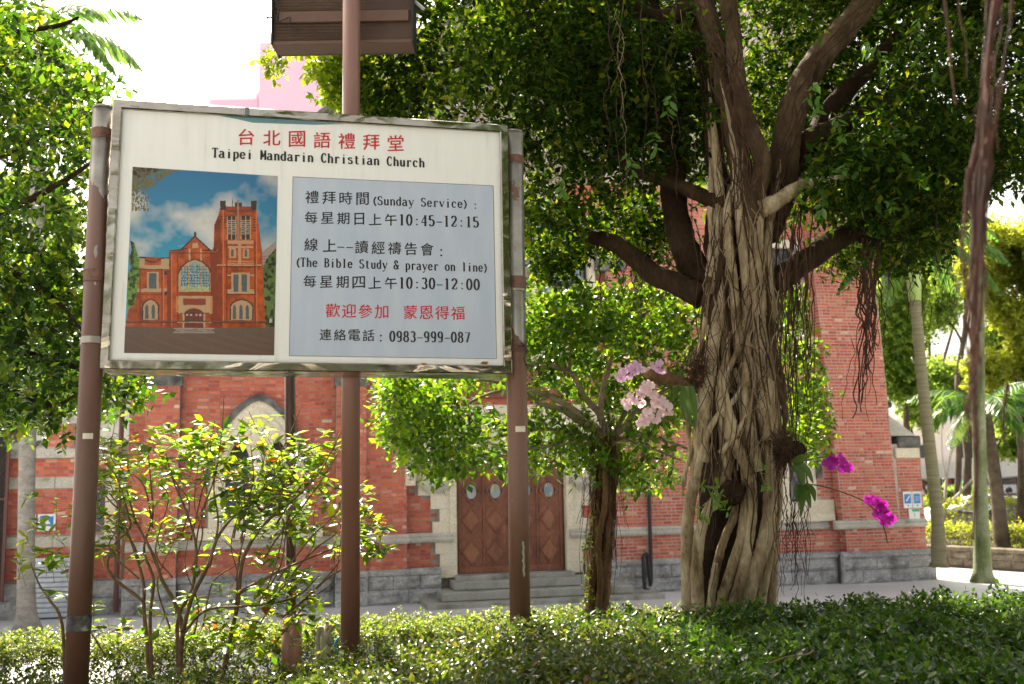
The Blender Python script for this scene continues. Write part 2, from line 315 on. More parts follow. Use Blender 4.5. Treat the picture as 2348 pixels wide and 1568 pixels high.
def grow(P,d):
    Q=[];n=len(P)
    for i in range(n):
        a=np.array(P[i-1]);b_=np.array(P[i]);c_=np.array(P[(i+1)%n])
        e1=b_-a;e2=c_-b_; n1=np.array([e1[1],-e1[0]])/(np.linalg.norm(e1)+1e-9);n2=np.array([e2[1],-e2[0]])/(np.linalg.norm(e2)+1e-9)
        m=n1+n2; m/=max(.3,np.linalg.norm(m)**2/2+1e-9)*1.0; Q.append(tuple(b_-m*d*1.0))
    return Q
# openings
A1=parch(-1.01,1.0,1.46,2.75,4.40)                     # wing window stone
TW=parch(10.98,1.12,1.46,2.7,4.5)                      # tower lancets
BW=parch(4.54,2.1,5.5,8.2,9.9)                         # big window
def tudor(cx,hw,z0,zs,za,n=8):
    P=[(cx-hw,z0),(cx-hw,zs)]
    for i in range(1,2*n):
        a=math.pi*(1-i/(2*n)); P.append((cx+hw*math.copysign(abs(math.cos(a))**.75,math.cos(a)),zs+(za-zs)*math.sin(a)**.8))
    return P+[(cx+hw,zs),(cx+hw,z0)]
DR=tudor(4.54,1.26,.50,2.72,3.24)
DS=[(2.90,.74),(2.90,1.02),(2.80,1.02),(2.80,1.46),(2.74,1.46),(2.74,1.72),(2.90,1.72),(2.90,2.0),(2.70,2.0),(2.70,2.3),(2.42,2.3),(2.42,2.62),(2.30,2.62),(2.30,4.3),(6.78,4.3),(6.78,2.62),(6.66,2.62),(6.66,2.3),(6.38,2.3),(6.38,2.0),(6.18,2.0),(6.18,1.72),(6.34,1.72),(6.34,1.46),(6.28,1.46),(6.28,1.02),(6.18,1.02),(6.18,.74)]
DSO=[(2.90,.5)]+DS+[(6.18,.5)]
def rect(a,b_,c,d): return [(a,c),(b_,c),(b_,d),(a,d)]
# wall bays: (u0,u1,z top,v, holes)
BAYS=[(-3.64,-3.30,10.4,.22,[],'d'),(-3.30,-2.62,4.72,-.02,[],'d'),(-3.30,-2.62,10.2,.10,[],'d'),(-2.62,.62,10.4,.24,[A1,rect(-1.7,-.3,5.9,8.2)],'d'),(.62,1.27,4.72,-.02,[],'d'),(.62,1.27,11.6,.12,[],'d'),(1.27,2.15,12.0,.06,[],'d'),
 (2.15,6.93,13.2,.28,[DSO,BW],'d'),(6.93,7.68,12.0,.06,[],'l'),(7.68,9.0,17,.10,[],'l'),(9.0,12.74,17,.24,[TW,rect(9.9,12.0,5.9,8.4)],'l')]
# gable outline handled by an extra triangle
allb=[]  # (O,A,N,u0,u1,z0,z1,tone)
def clipped(u0,u1,z0,z1,holes):
    uc,zc=(u0+u1)/2,(z0+z1)/2
    for h in holes:
        if pin(h,uc,zc) or pin(h,u0+.02,zc) or pin(h,u1-.02,zc): return True
    return False
def lay(u0,u1,z0,z1,v,holes,style,out,flip=0):
    H_=.0775; L=.235 if style=='d' else .22; mo=.012 if style=='d' else .020
    k=int(z0/H_)
    z=z0
    while z<z1-.02:
        hh=min(H_,z1-z); row=int(round(z/H_)); u=u0+rng.random()*-.05-(L*.5 if row%2 else 0)
        header=row%2==0 if style=='d' else None
        while u<u1:
            l=L*.5 if (header if header is not None else rng.random()<.45) else L
            a,b_=max(u,u0),min(u+l,u1)
            if b_-a>.04 and not clipped(a,b_,z,z+hh,holes): out.append((a+mo/2,b_-mo/2,z+mo/2,z+hh-mo/2,v))
            u+=l
        z+=H_
bricksets=[]
for u0,u1,zt,v,holes,st in BAYS:
    # backing wall with recessed joints
    o=[(u0,.3),(u0,zt),(u1,zt),(u1,.3)]
    co('wall',fplate([o]+holes,.5,v+.5),K_mord if st=='d' else K_morl)
    out=[]; lay(u0,u1,.74,min(zt,9.6 if u0>1 else 5.2),v,holes,st,out); bricksets.append((out,))
    if v<0: co('buttress_side',boxg(u0+.004,u1-.004,v+.004,.3,.3,zt-.004),K_mord)
co('inner_wall',boxg(-3.2,13.5,.62,.7,.0,10.3),S_joint); co('stone_packing',boxg(2.2,6.9,.30,.6,0,.54),S_step)
# gable head and tower top, rear volumes
co('gable',fplate([[(1.27,12.0),(1.27,12.3),(2.2,12.3),(4.54,14.6),(6.9,12.3),(7.68,12.3),(7.68,12.0)]],.4,.55),K_mord)
co('raking_coping',tube([(-.1,.2,10.55),(.62,.2,11.2),(1.27,.2,11.75),(1.3,.2,12.35),(2.2,.2,12.4),(4.54,.2,14.8),(6.9,.2,12.4),(7.7,.2,12.35)],.13,4),S_dark)
co('roof',([(-3.6,1,10.4),(1.3,1,10.4),(1.3,12,10.4),(-3.6,12,10.4),(1.3,1,12.2),(4.54,1,14.4),(7.7,1,12.2),(1.3,14,12.2),(4.54,14,14.4),(7.7,14,12.2)],[(0,1,2,3),(4,5,8,7),(5,6,9,8)]),S_dark)
co('side_wall',boxg(-3.62,-3.4,.7,12,0,10.4),K_mord); co('tower_side_wall',boxg(13.6,13.9,.5,6,0,17),K_morl)
co('tower_roof',boxg(7.7,13.9,.3,6,16.6,16.9),S_dark)
# tower corner buttress with battered sides
def lerp(a,b_,t): return a+(b_-a)*t
bz=[(.62,12.72,14.22),(1.38,12.70,14.20),(1.38,12.66,14.17),(7.4,12.27,13.95),(12,12.1,13.8),(17.6,12.0,13.7)]
mb=MB(); vf=-.06
for (z0,a0,b0),(z1,a1,b1) in zip(bz[:-1],bz[1:]):
    if z1-z0<.01: continue
    mb.add([(a0,vf,z0),(b0,vf,z0),(b1,vf,z1),(a1,vf,z1),(a0,.3,z0),(b0,.3,z0),(b1,.3,z1),(a1,.3,z1)],[(0,1,2,3),(0,3,7,4),(1,5,6,2)])
co('tower_buttress',mb.get(),K_morl)
def battered(z):
    for (z0,a0,b0),(z1,a1,b1) in zip(bz[:-1],bz[1:]):
        if z0<=z<=z1 and z1>z0: t=(z-z0)/(z1-z0); return lerp(a0,a1,t),lerp(b0,b1,t)
    return bz[-1][1:]
out=[];z=.74
while z<9.6:
    a,b_=battered(z+.03); lay(a+.005,b_-.005,z,z+.0775,vf,[],'l',out); z+=.0775
bricksets.append((out,))
# left cheek of that buttress: brick courses running back
sb=[]; z=.74
while z<9.6:
    a,_=battered(z+.03); s=0.
    for v0 in np.arange(vf,.24,.17 if (int(z/.0775)%2) else .23): sb.append((a,v0+.008,min(.24,v0+.2)-.008,z+.01,z+.0675))
    z+=.0775
# lower outer buttress
co('outer_buttress',boxg(14.0,14.93,.02,1.6,.62,3.3),K_morl)
out=[]; lay(14.24,14.93,.74,2.95,.02,[],'l',out); bricksets.append((out,))
co('buttress_stone',bevbox(14.2,14.86,-.06,.5,2.95,3.2,.02),S_cream); co('buttress_stone',bevbox(14.3,14.95,-.03,.5,3.2,3.5,.03),S_dark)
co('sloping_cap',([(14.1,-.1,3.5),(14.75,-.1,3.5),(14.75,1.4,3.5),(14.1,1.4,3.5),(14.1,.7,4.1),(14.5,.7,4.1),(14.5,1.4,4.1),(14.1,1.4,4.1)],[(0,1,5,4),(1,2,6,5),(4,5,6,7),(0,3,2,1),(0,4,7,3)]),S_ledge)
co('chimney_pier',boxg(14.25,14.72,.9,1.4,3.4,4.25),K_morl); co('pier_cap',bevbox(14.18,14.8,.82,1.5,4.25,4.42,.04),S_dark)
# assemble bricks: the ones showing largest become objects of their own, the rest one mesh each kind
loc2=lambda u,v,z: W0+UD*u-ND*v+np.array([0,0,z])
def proj(p):
    d=np.asarray(p)-_C; z=d@_f; return 1173.5+F*(d@_R)/z,784-F*(d@_U)/z
def bb(a,b_,z0,z1,v,j):
    """brick: front face proud of the joint, slightly uneven"""
    f=v-.007-j; e=.004
    V=[(a+e,f,z0+e),(b_-e,f,z0+e),(b_-e,f,z1-e),(a+e,f,z1-e),(a,f+e,z0),(b_,f+e,z0),(b_,f+e,z1),(a,f+e,z1),(a,v+.02,z0),(b_,v+.02,z0),(b_,v+.02,z1),(a,v+.02,z1)]
    return V,[(0,1,2,3),(0,4,5,1),(1,5,6,2),(2,6,7,3),(3,7,4,0),(4,8,9,5),(5,9,10,6),(6,10,11,7),(7,11,8,4)]
allbr=[b_ for s in bricksets for b_ in s[0]]
cand=[]
for i,(a,b_,z0,z1,v) in enumerate(allbr):
    x,y=proj(loc2((a+b_)/2,v,(z0+z1)/2))
    vis=(840<x<1010 and 1118<y<1400) or (430<x<640 and 882<y<960) or (1870<x<2060 and 830<y<1260) or (300<x<410 and 885<y<960)
    if vis and (b_-a)>.1: cand.append((-(b_-a)*(z1-z0),i))
cand.sort(); single=set(i for _,i in cand[:300])
shared={}; rest=MB()
for i,(a,b_,z0,z1,v) in enumerate(allbr):
    j=rng.random()*.005
    if i in single:
        key=(round((b_-a)*100),round((z1-z0)*1000))
        if key not in shared:
            hw_,hh_=key[0]/200,key[1]/2000; shared[key]=mkmesh('brick',*bb(-hw_,hw_,-hh_,hh_,0,.002),K_ob)
        o=bpy.data.objects.new('brick',shared[key]); COL.objects.link(o); o.parent=church; o.location=((a+b_)/2,v-j*.5,(z0+z1)/2)
    else: rest.add(*bb(a,b_,z0,z1,v,j))
for a,v0,v1,z0,z1 in sb:
    rest.add([(a-.01,v0,z0),(a-.01,v1,z0),(a-.01,v1,z1),(a-.01,v0,z1),(a+.02,v0,z0),(a+.02,v1,z0),(a+.02,v1,z1),(a+.02,v0,z1)],[(0,3,2,1),(3,7,6,2),(0,1,5,4),(0,4,7,3),(1,2,6,5)])
co('brickwork',rest.get(),K_st,kind='stuff')
# coping stones on the buttresses, light caps
for u0,u1 in ((-3.34,-2.58),(.58,1.31)):
    co('buttress_cap',([(u0,-.06,4.70),(u1,-.06,4.70),(u1,.3,4.70),(u0,.3,4.70),(u0,-.06,4.80),(u1,-.06,4.80),(u1,.16,5.25),(u0,.16,5.25)],[(0,1,5,4),(4,5,6,7),(0,3,2,1),(1,2,6,5),(0,4,7,3)]),S_dark)
# rusticated plinth stones
def rstone(u0,u1,z0,z1,v,dep=.12,amp=.045,nx=7,nz=5):
    V=[];Fc=[]
    for j in range(nz):
        for i in range(nx):
            a=i/(nx-1);c=j/(nz-1); e=min(a,1-a,c,1-c)*4; e=min(1,e)
            V.append((lerp(u0,u1,a),v-(dep*.35+dep*.4*e+amp*e*(rng.random()-.4)),lerp(z0,z1,c)))
    for j in range(nz-1):
        for i in range(nx-1): q=j*nx+i; Fc.append((q,q+1,q+nx+1,q+nx))
    n=len(V); V+=[(u0,v+.05,z0),(u1,v+.05,z0),(u1,v+.05,z1),(u0,v+.05,z1)]
    Fc+=[tuple([n,n+1]+[i for i in range(nx-1,-1,-1)]),tuple([n+2,n+3]+[(nz-1)*nx+i for i in range(nx)])]
    Fc+=[tuple([n+3,n]+[j*nx for j in range(nz)]),tuple([n+1,n+2]+[j*nx+nx-1 for j in range(nz-1,-1,-1)])]
    return V,Fc
def plinth(u0,u1,v,parent=church):
    for z0,z1 in ((-.02,.31),(.32,.62)):
        u=u0
        while u<u1-.05:
            l=.45+rng.random()*.5; e=min(u+l,u1); 
            if u1-e<.25: e=u1
            co('plinth_stone',rstone(u+.006,e-.006,z0,z1,v),S_grey,parent); u=e
    u=u0
    while u<u1-.05:
        e=min(u+.9+rng.random()*.3,u1)
        if u1-e<.3: e=u1
        a,b_=u+.004,e-.004
        co('plinth_cap',([(a,v-.09,.62),(b_,v-.09,.62),(b_,v-.09,.67),(a,v-.09,.67),(a,v+.02,.745),(b_,v+.02,.745),(a,v+.05,.62),(b_,v+.05,.62)],[(0,1,2,3),(3,2,5,4),(0,6,7,1),(0,3,4,6),(1,7,5,2)]),S_grey,parent); u=e
    co('plinth_core',boxg(u0+.01,u1-.01,v-.01,v+.4,-.05,.66),S_joint,parent)
plinth(-3.68,-3.30,.18); plinth(-3.30,-2.6,-.04); plinth(-2.6,.6,.2); plinth(.6,1.3,-.04); plinth(1.3,2.9,.06); plinth(6.2,7.7,.1); plinth(7.7,12.5,.1); plinth(12.5,14.35,-.12); plinth(14.35,15.1,-.02)
# string course (moulded ledge) in lengths
def ledge(u0,u1,v,z=1.36,m=S_ledge):
    P=[(0,-.09),(.075,-.075),(.10,-.03),(.10,.0),(.055,.03),(.07,.07),(.02,.12),(-.05,.12),(-.05,-.09)]
    u=u0
    while u<u1-.05:
        e=min(u+1.1+rng.random()*.4,u1)
        if u1-e<.3:e=u1
        V=[(u+.003,v-p[0],z+p[1]) for p in P]+[(e-.003,v-p[0],z+p[1]) for p in P]; n=len(P)
        co('string_course',(V,[(i,(i+1)%n,n+(i+1)%n,n+i) for i in range(n)]+[tuple(range(n))[::-1],tuple(range(n,2*n))]),m); u=e
for a,b_,v in ((-3.64,-3.3,.22),(-3.34,-2.58,-.02),(-2.6,.6,.24),(.58,1.31,-.02),(1.3,2.2,.06),(2.2,3.2,.2),(5.88,6.95,.2),(6.93,7.7,.06),(7.7,9.0,.1),(9.0,12.4,.24),(12.4,14.28,-.06),(14.3,14.95,.02)): ledge(a,b_,v)
# ---- wing window
lan=[parch(-1.01+s*.40,.27,1.95,2.85,3.55) for s in (-1,1)]
wn=co('lancet_window',fplate([A1]+lan,.18,.30),S_cream)
hood=[(x,z) for x,z in parch(-1.01,1.09,2.6,2.8,4.54)]; inner=[(x,z) for x,z in parch(-1.01,.99,2.6,2.75,4.39)]
band=hood+inner[::-1]
co('hood_mould',fplate([band],.16,.24),S_dark,wn); co('moulding',fplate([parch(-1.01,.82,1.5,2.75,4.18)+parch(-1.01,.74,1.5,2.75,4.06)[::-1]],.05,.12),S_cream,wn)
co('pane',fplate([rect(-1.9,-.1,1.8,4.0)],.02,.36),G_dark,wn)
co('sill_stone',bevbox(-2.3,.35,.08,.3,1.47,1.72,.015),S_cream,wn)
for s in (-1,1):
    for k in range(5): co('glazing_bar',boxg(-1.01+s*.40-.27,-1.01+s*.40+.27,.31,.335,2.05+k*.32,2.07+k*.32),X_dkmetal,wn)
rv=co('upper_window',fplate([rect(-1.7,-.3,5.9,8.2),rect(-1.5,-.5,6.1,8.0)],.14,.3),S_cream); co('pane',fplate([rect(-1.5,-.5,6.1,8)],.02,.34),G_dark,rv)
# ---- tower window bay
tl=[parch(10.98+s*.66,.24,1.95,3.0,3.75) for s in (-1,0,1)]
tw=co('lancet_window',fplate([TW]+tl,.16,.30),S_cream)
co('hood_mould',fplate([parch(10.98,1.27,2.5,2.75,4.72)+parch(10.98,1.12,2.5,2.7,4.5)[::-1]],.16,.24),S_dark,tw)
co('pane',fplate([rect(9.9,12.1,1.8,4.1)],.02,.38),G_dark,tw)
for s in (-1,0,1):
    co('sash_frame',fplate([grow(tl[s+1],0),[(x,z) for x,z in parch(10.98+s*.66,.20,2.0,2.98,3.66)]],.03,.33),X_dkmetal,tw)
co('sill_stone',bevbox(9.5,12.55,.12,.3,1.47,1.66,.015),S_cream,tw)
co('corner_quoin',bevbox(12.02,12.60,.20,.4,1.47,1.98,.01),S_cream); 
for k,(z0,z1) in enumerate(((5.50,5.74),(5.75,5.98))): co('stone_band',bevbox(11.9,12.40,.19,.4,z0,z1,.008),S_cream)
uw=co('upper_window',fplate([rect(9.9,12.0,5.9,8.4),rect(10.1,10.85,6.1,8.2),rect(11.05,11.8,6.1,8.2)],.14,.3),S_cream); co('pane',fplate([rect(10,11.9,6,8.3)],.02,.34),G_dark,uw)
# ---- right hand bay stone
co('pier_block',bevbox(6.62,7.34,-.02,.3,7.45,8.0,.02),S_dark)
# ---- big stained window
gl,nt,b=newmat('stained_glass'); v=coords(nt); vr=N(nt,'ShaderNodeTexVoronoi'); vr.inputs['Scale'].default_value=7; nt.links.new(v,vr.inputs['Vector'])
sp=N(nt,'ShaderNodeSeparateColor'); nt.links.new(vr.outputs['Color'],sp.inputs[0])
c=ramp(nt,sp.outputs[0],[(0,(.25,.42,.62)),(.25,(.62,.72,.74)),(.45,(.70,.72,.62)),(.6,(.62,.60,.25)),(.75,(.30,.45,.55)),(.9,(.55,.42,.35)),(1,(.75,.78,.78))])
nt.links.new(c,b.inputs['Base Color']); b.inputs['Roughness'].default_value=.15
tr=N(nt,'ShaderNodeBsdfTranslucent'); nt.links.new(c,tr.inputs[0]); mx=N(nt,'ShaderNodeMixShader'); mx.inputs[0].default_value=.5; nt.links.new(b.outputs[0],mx.inputs[1]); nt.links.new(tr.outputs[0],mx.inputs[2]); nt.links.new(mx.outputs[0],nt.nodes['Material Output'].inputs[0])
BWi=parch(4.54,1.95,5.7,8.2,9.72)
big=co('stained_glass_window',fplate([BW,BWi],.2,.34),S_cream)
co('pane',fplate([BWi],.02,.42),gl,big)
for u in (3.85,5.22): co('mullion',bevbox(u-.10,u+.10,.2,.36,5.7,9.25,.02),S_cream,big)
for z in (6.3,7.18,8.1): co('transom_bar',boxg(2.6,6.48,.34,.38,z-.06,z+.06),X_dkmetal,big)
for u in (2.95,3.3,4.2,4.54,4.88,5.9,6.45): co('glazing_bar',boxg(u-.02,u+.02,.35,.38,5.7,8.9),X_dkmetal,big)
for z in (6.0,6.75,7.6): co('glazing_bar',boxg(2.6,6.48,.355,.375,z-.015,z+.015),X_dkmetal,big)
co('sill_stone',bevbox(2.4,6.7,.05,.4,5.3,5.52,.02),S_cream,big)
co('name_panel',bevbox(3.1,5.98,.12,.3,4.45,5.2,.02),W_door)
# ---- door surround, ashlar blocks, carved stones
ds=co('door_surround',fplate([DSO,DR],.16,.36),S_cream)
co('arch_moulding',fplate([tudor(4.54,1.42,1.47,2.74,3.44)+tudor(4.54,1.27,1.47,2.72,3.26)[::-1]],.04,.2),S_cream,ds)
for s in (-1,1):
    for z in (.74,1.02,1.72,2.0,2.3,2.62,3.0,3.4,3.8): co('joint',boxg(4.54+s*1.28 if s>0 else 2.75,6.33 if s>0 else 4.54-1.28,.196,.2,z-.004,z+.004),S_ledge,ds)
    u=4.54+s*1.73; 
    co('carved_bracket',([(u-.38,.0,2.62),(u+.38,.0,2.62),(u+.38,.2,2.62),(u-.38,.2,2.62),(u-.34,.02,2.52),(u+.34,.02,2.52),(u-.15,.15,2.34),(u+.15,.15,2.34),(u-.15,.2,2.34),(u+.15,.2,2.34)],[(0,1,2,3),(0,4,5,1),(4,6,7,5),(6,8,9,7),(0,3,8,6,4),(1,5,7,9,2)]),S_ledge,ds)
    co('pilaster_block',bevbox(u-.3,u+.3,.1,.21,2.62,3.6,.02),S_cream,ds)
em=co('emblem_stone',bevbox(2.12,2.34,-.02,.1,2.52,3.35,.01),S_cream)
co('emblem',tubes([([(2.23,-.024,2.66),(2.23,-.024,2.78)],.008,dict(sides=5)),([(2.17,-.024,2.65),(2.29,-.024,2.65)],.008,dict(sides=5)),(catmull([(2.17,-.024,2.74),(2.19,-.024,2.80),(2.23,-.024,2.82),(2.27,-.024,2.80),(2.29,-.024,2.74)],10),.008,dict(sides=5)),([(2.19,-.024,2.73),(2.27,-.024,2.73)],.007,dict(sides=5))]),S_dark,em)
# ---- door with two leaves
for s in (-1,1):
    poly=[(x,z) for x,z in tudor(4.54,1.24,.56,2.70,3.2) if (x-4.54)*s>=-.001]+[(4.54+s*.002,.56)]
    poly=sorted(poly,key=lambda p:math.atan2(p[1]-1.5,p[0]-(4.54+s*.6)))
    lf=co('door',fplate([poly],.08,.44),W_door)
    c0=4.54+s*.35; c1=4.54+s*.90
    for uc in (c0,c1):
        for zc in (1.02,1.72):
            pr=co('door_panel',fplate([rect(uc-.235,uc+.235,zc-.30,zc+.30)],.012,.355),W_door,lf)
            dm=lambda w_,h_:[(uc-w_,zc),(uc,zc-h_),(uc+w_,zc),(uc,zc+h_)]
            co('diamond_panel',fplate([dm(.19,.235)],.02,.345),W_doorp,lf)
            co('diamond_moulding',fplate([dm(.225,.28),dm(.185,.232)],.04,.345),W_door,lf)
        zc=2.36; dm=lambda w_,h_:[(uc-w_,zc),(uc,zc-h_),(uc+w_,zc),(uc,zc+h_)]
        co('diamond_moulding',fplate([dm(.225,.28),dm(.175,.22)],.04,.355),W_door,lf)
        w1=co('diamond_window',fplate([dm(.176,.22)],.015,.35),X_dkmetal,lf)
        el=[(uc+.115*math.cos(t),zc+.165*math.sin(t)) for t in np.linspace(0,2*math.pi,16,endpoint=False)]
        co('painted_glass',fplate([el],.012,.336),gl,lf)
    for z0,z1 in ((.56,.70),(1.33,1.42),(2.03,2.10)): co('rail',boxg(4.54+min(0,s*1.2)+(.01 if s>0 else 0),4.54+max(0,s*1.2)-(.01 if s<0 else 0),.335,.36,z0,z1),W_door,lf)
    for uu in (.03,.62,1.17): co('stile',boxg(4.54+s*uu-.025,4.54+s*uu+.025,.333,.36,.7,2.66),W_door,lf)
    for z in (1.36,.75): 
        for uc in (c0,c1): co('panel_drip',boxg(uc-.24,uc+.24,.325,.345,z+ (-.0) +.03 if z<1 else z+.68,z+.06 if z<1 else z+.71),W_door,lf)
co('door_handle',cyl((4.47,.30,1.62),(4.47,.30,1.78),.012,8),X_dkmetal)
# ---- entrance steps
for a,b_,c_,z in ((2.42,7.6,-1.15,.10),(2.78,7.0,-.80,.28),(3.10,6.4,-.45,.46)):
    co('step',bevbox(a,b_,c_,.35,z-.17 if z>.1 else -.05,z-.002,.012),S_step)
co('threshold',bevbox(3.2,5.9,-.1,.45,.455,.55,.01),S_step)
# ---- downpipes
dp=co('downpipe',tubes([(catmull([(7.72,-.05,12),(7.72,-.05,.95),(7.62,-.08,.88),(7.5,-.16,.84),(7.48,-.18,.7),(7.5,-.18,.15),(7.56,-.26,.08)],26),.045,dict(sides=8))]),X_dkmetal)
BR=m_plain('maroon_paint',(.10,.035,.03),.5)
co('downpipe',tubes([(np.array([(-3.78,.15,9),(-3.78,.15,.1)]),.05,dict(sides=8)),(np.array([(-3.78,.15,3.3),(-4.3,.12,3.4)]),.05,dict(sides=8))]),BR)
# ================================================================ LEFT ANNEX, BEHIND THE PALM
annex=empty('side_wing',tuple(W0+UD*-5.5),'low brick wing with stone coping left of the church corner','annex',rz=PHI)
def an(name,VF,m,kind=None): return obj(name,VF,m,annex,local=True,kind=kind)
AV=.55
def u_an(u): return u+5.5
an('wall',boxg(-3.2,1.75,AV,AV+.5,0,3.3),K_mord)
out=[]; lay(-3.2,1.75,.74,3.24,AV,[rect(-3.3,1.8,1.40,1.64),rect(-3.3,1.8,2.60,2.86)],'d',out)
mbr=MB()
for a,b_,z0,z1,v in out: mbr.add(*bb(a,b_,z0,z1,v,rng.random()*.005))
an('brickwork',mbr.get(),K_st,kind='stuff')
for z0,z1 in ((1.41,1.63),(2.61,2.85)):
    u=-3.2
    while u<1.7: e=min(1.75,u+.9); an('stone_band',bevbox(u+.004,e-.004,AV-.02,AV+.1,z0,z1,.01),S_ledge); u=e
u=-3.2
while u<1.7: e=min(1.75,u+.8); an('coping_stone',([(u+.004,AV-.12,3.24),(e-.004,AV-.12,3.24),(e-.004,AV+.6,3.24),(u+.004,AV+.6,3.24),(u+.004,AV-.1,3.42),(e-.004,AV-.1,3.42),(e-.004,AV+.1,3.62),(u+.004,AV+.1,3.62),(e-.004,AV+.6,3.62),(u+.004,AV+.6,3.62)],[(0,1,5,4),(4,5,7,6),(6,7,8,9),(0,3,2,1),(1,2,8,7,5),(0,4,6,9,3),(3,9,8,2)]),S_ledge); u=e
an('pier',boxg(.2,.75,AV-.05,AV+.5,3.4,3.95),K_mord); an('pier_cap',([(.1,AV-.15,3.95),(.85,AV-.15,3.95),(.85,AV+.6,3.95),(.1,AV+.6,3.95),(.25,AV,4.4),(.6,AV,4.4),(.6,AV+.5,4.4),(.25,AV+.5,4.4)],[(0,1,5,4),(1,2,6,5),(4,5,6,7),(3,0,4,7),(0,3,2,1)]),S_ledge)
out=[];lay(.2,.75,3.45,3.93,AV-.05,[],'d',out); mbr=MB()
for a,b_,z0,z1,v in out: mbr.add(*bb(a,b_,z0,z1,v,0))
an('pier_bricks',mbr.get(),K_st,kind='stuff')
for k in range(5):
    for z0,z1 in ((0,.36),(.37,.70)): an('plinth_stone',rstone(-3.2+k*1.0+.005,-3.2+(k+1)*1.0-.005,z0,z1,AV-.04),S_grey)
an('window',boxg(1.05,1.38,AV-.03,AV+.05,1.7,3.0),G_dark); an('window_surround',boxg(1.4,1.62,AV-.06,AV+.05,1.6,3.05),S_cream)
def wsign(name,u,z,w_,h_,v,label,col,parentW=W0):
    o=empty(name,tuple(loc2(u,v,z)),label,'sign',rz=PHI)
    obj('board',boxg(-w_/2,w_/2,-.012,0,-h_/2,h_/2),X_white,o,local=True)
    obj('printed_square',boxg(-w_*.38,w_*.38,-.015,-.012,-h_*.22,h_*.36),col,o,local=True); return o
s1=wsign('wall_sign',-5.60,1.92,.34,.34,AV-.04,'white and blue notice on the brick wing, nearest the left edge',X_blue); obj('pictogram',cyl((-.03,-.016,.02),(-.03,-.019,.02),.06,14),X_white,s1,local=True)
s1=wsign('wall_sign',-5.22,1.92,.34,.34,AV-.04,'white and blue notice on the brick wing, just right of the grey palm trunk',X_blue); obj('pictogram',([(-.04,-.017,-.03),(.08,-.017,-.03),(.0,-.017,.09),(-.04,-.02,-.03),(.08,-.02,-.03),(.0,-.02,.09)],[(3,4,5),(0,2,1),(0,1,4,3),(1,2,5,4),(2,0,3,5)]),X_white,s1,local=True)
s1=wsign('wall_sign',14.47,1.93,.24,.40,.0,'blue notice with white slash on the buttress, left of the pair',X_blue); obj('pictogram',([(-.06,-.017,-.03),(-.02,-.017,-.03),(.07,-.017,.10),(.03,-.017,.10),(-.06,-.02,-.03),(-.02,-.02,-.03),(.07,-.02,.10),(.03,-.02,.10)],[(4,5,6,7),(0,3,2,1),(0,1,5,4),(1,2,6,5),(2,3,7,6),(3,0,4,7)]),X_white,s1,local=True)
obj('small_mark',cyl((0,-.013,-.14),(0,-.016,-.14),.02,10),X_blue,s1,local=True)
s1=wsign('wall_sign',14.73,1.93,.24,.40,.0,'blue notice with white grid on the buttress, right of the pair',X_blue)
for k in range(3): obj('grid_line',boxg(-.06,.06,-.018,-.015,-.02+k*.045,-.01+k*.045),X_white,s1,local=True)
obj('small_mark',cyl((0,-.013,-.14),(0,-.016,-.14),.02,10),X_blue,s1,local=True)
s1=empty('wall_sign',tuple(loc2(14.63,0,1.58)),'small green and white notice below the two blue signs on the buttress','sign',rz=PHI)
obj('board',boxg(-.15,.15,-.012,0,-.13,.13),X_white,s1,local=True); obj('printed_band',boxg(-.06,.14,-.015,-.012,.06,.125),X_green,s1,local=True); obj('symbol',boxg(-.01,.01,-.015,-.012,-.07,.03),X_green,s1,local=True)
tag(obj('white_shed',boxg(-14,-6.0,27,31,0,6.4),X_white),'bright white shed wall seen between the brick wing and the church corner','building')
# galvanised ramp with ribs and the dark mesh gate at far left
X_galv=m_noise('galvanised_metal',[(.3,(.36,.40,.45)),(.7,(.52,.56,.62))],6,.45,.1,.003,3,metal=.3)
rp=empty('roller_shutter',tuple(loc2(-4.95,.3,0)),'pale ribbed metal shutter low on the brick wing behind the left post','shutter',rz=PHI)
for k in range(12): obj('slat',bevbox(-.5,.62,-.02,.02,.03+k*.10,.12+k*.10,.012),X_galv,rp,local=True)
obj('guide_rail',boxg(-.54,-.50,-.03,.06,0,1.3),X_dkmetal,rp,local=True)
fg=empty('mesh_gate',tuple(loc2(-6.4,.2,0)),'dark wire mesh gate at the left edge beside the palm trunk','gate',rz=PHI)
obj('frame',MB().box(-.9,-.84,-.03,.03,.4,4.2).box(.44,.50,-.03,.03,.4,4.2).box(-.84,.44,-.03,.03,.4,.46).box(-.84,.44,-.03,.03,4.14,4.2).box(-.84,.44,-.02,.02,2.4,2.44).get(),BR,fg,local=True)
obj('backing_sheet',boxg(-.84,.44,.02,.035,.46,4.14),m_plain('dark_sheet',(.03,.025,.02),.9),fg,local=True)
mt=MB()
for k in range(60):
    t=-3.6+k*.125
    for sg in (1,-1):
        x0,x1=-.84,.44; z0,z1=(t+.5,t+.5+1.28*1.3) if sg>0 else (t+.5+1.28*1.3,t+.5)
        if min(z0,z1)<.46 or max(z0,z1)>4.14: continue
        mt.add(*tube([(x0,-.0,z0),(x1,-.0,z1)],.006,3))
obj('mesh_wire',mt.get(),X_dkmetal,fg,local=True)
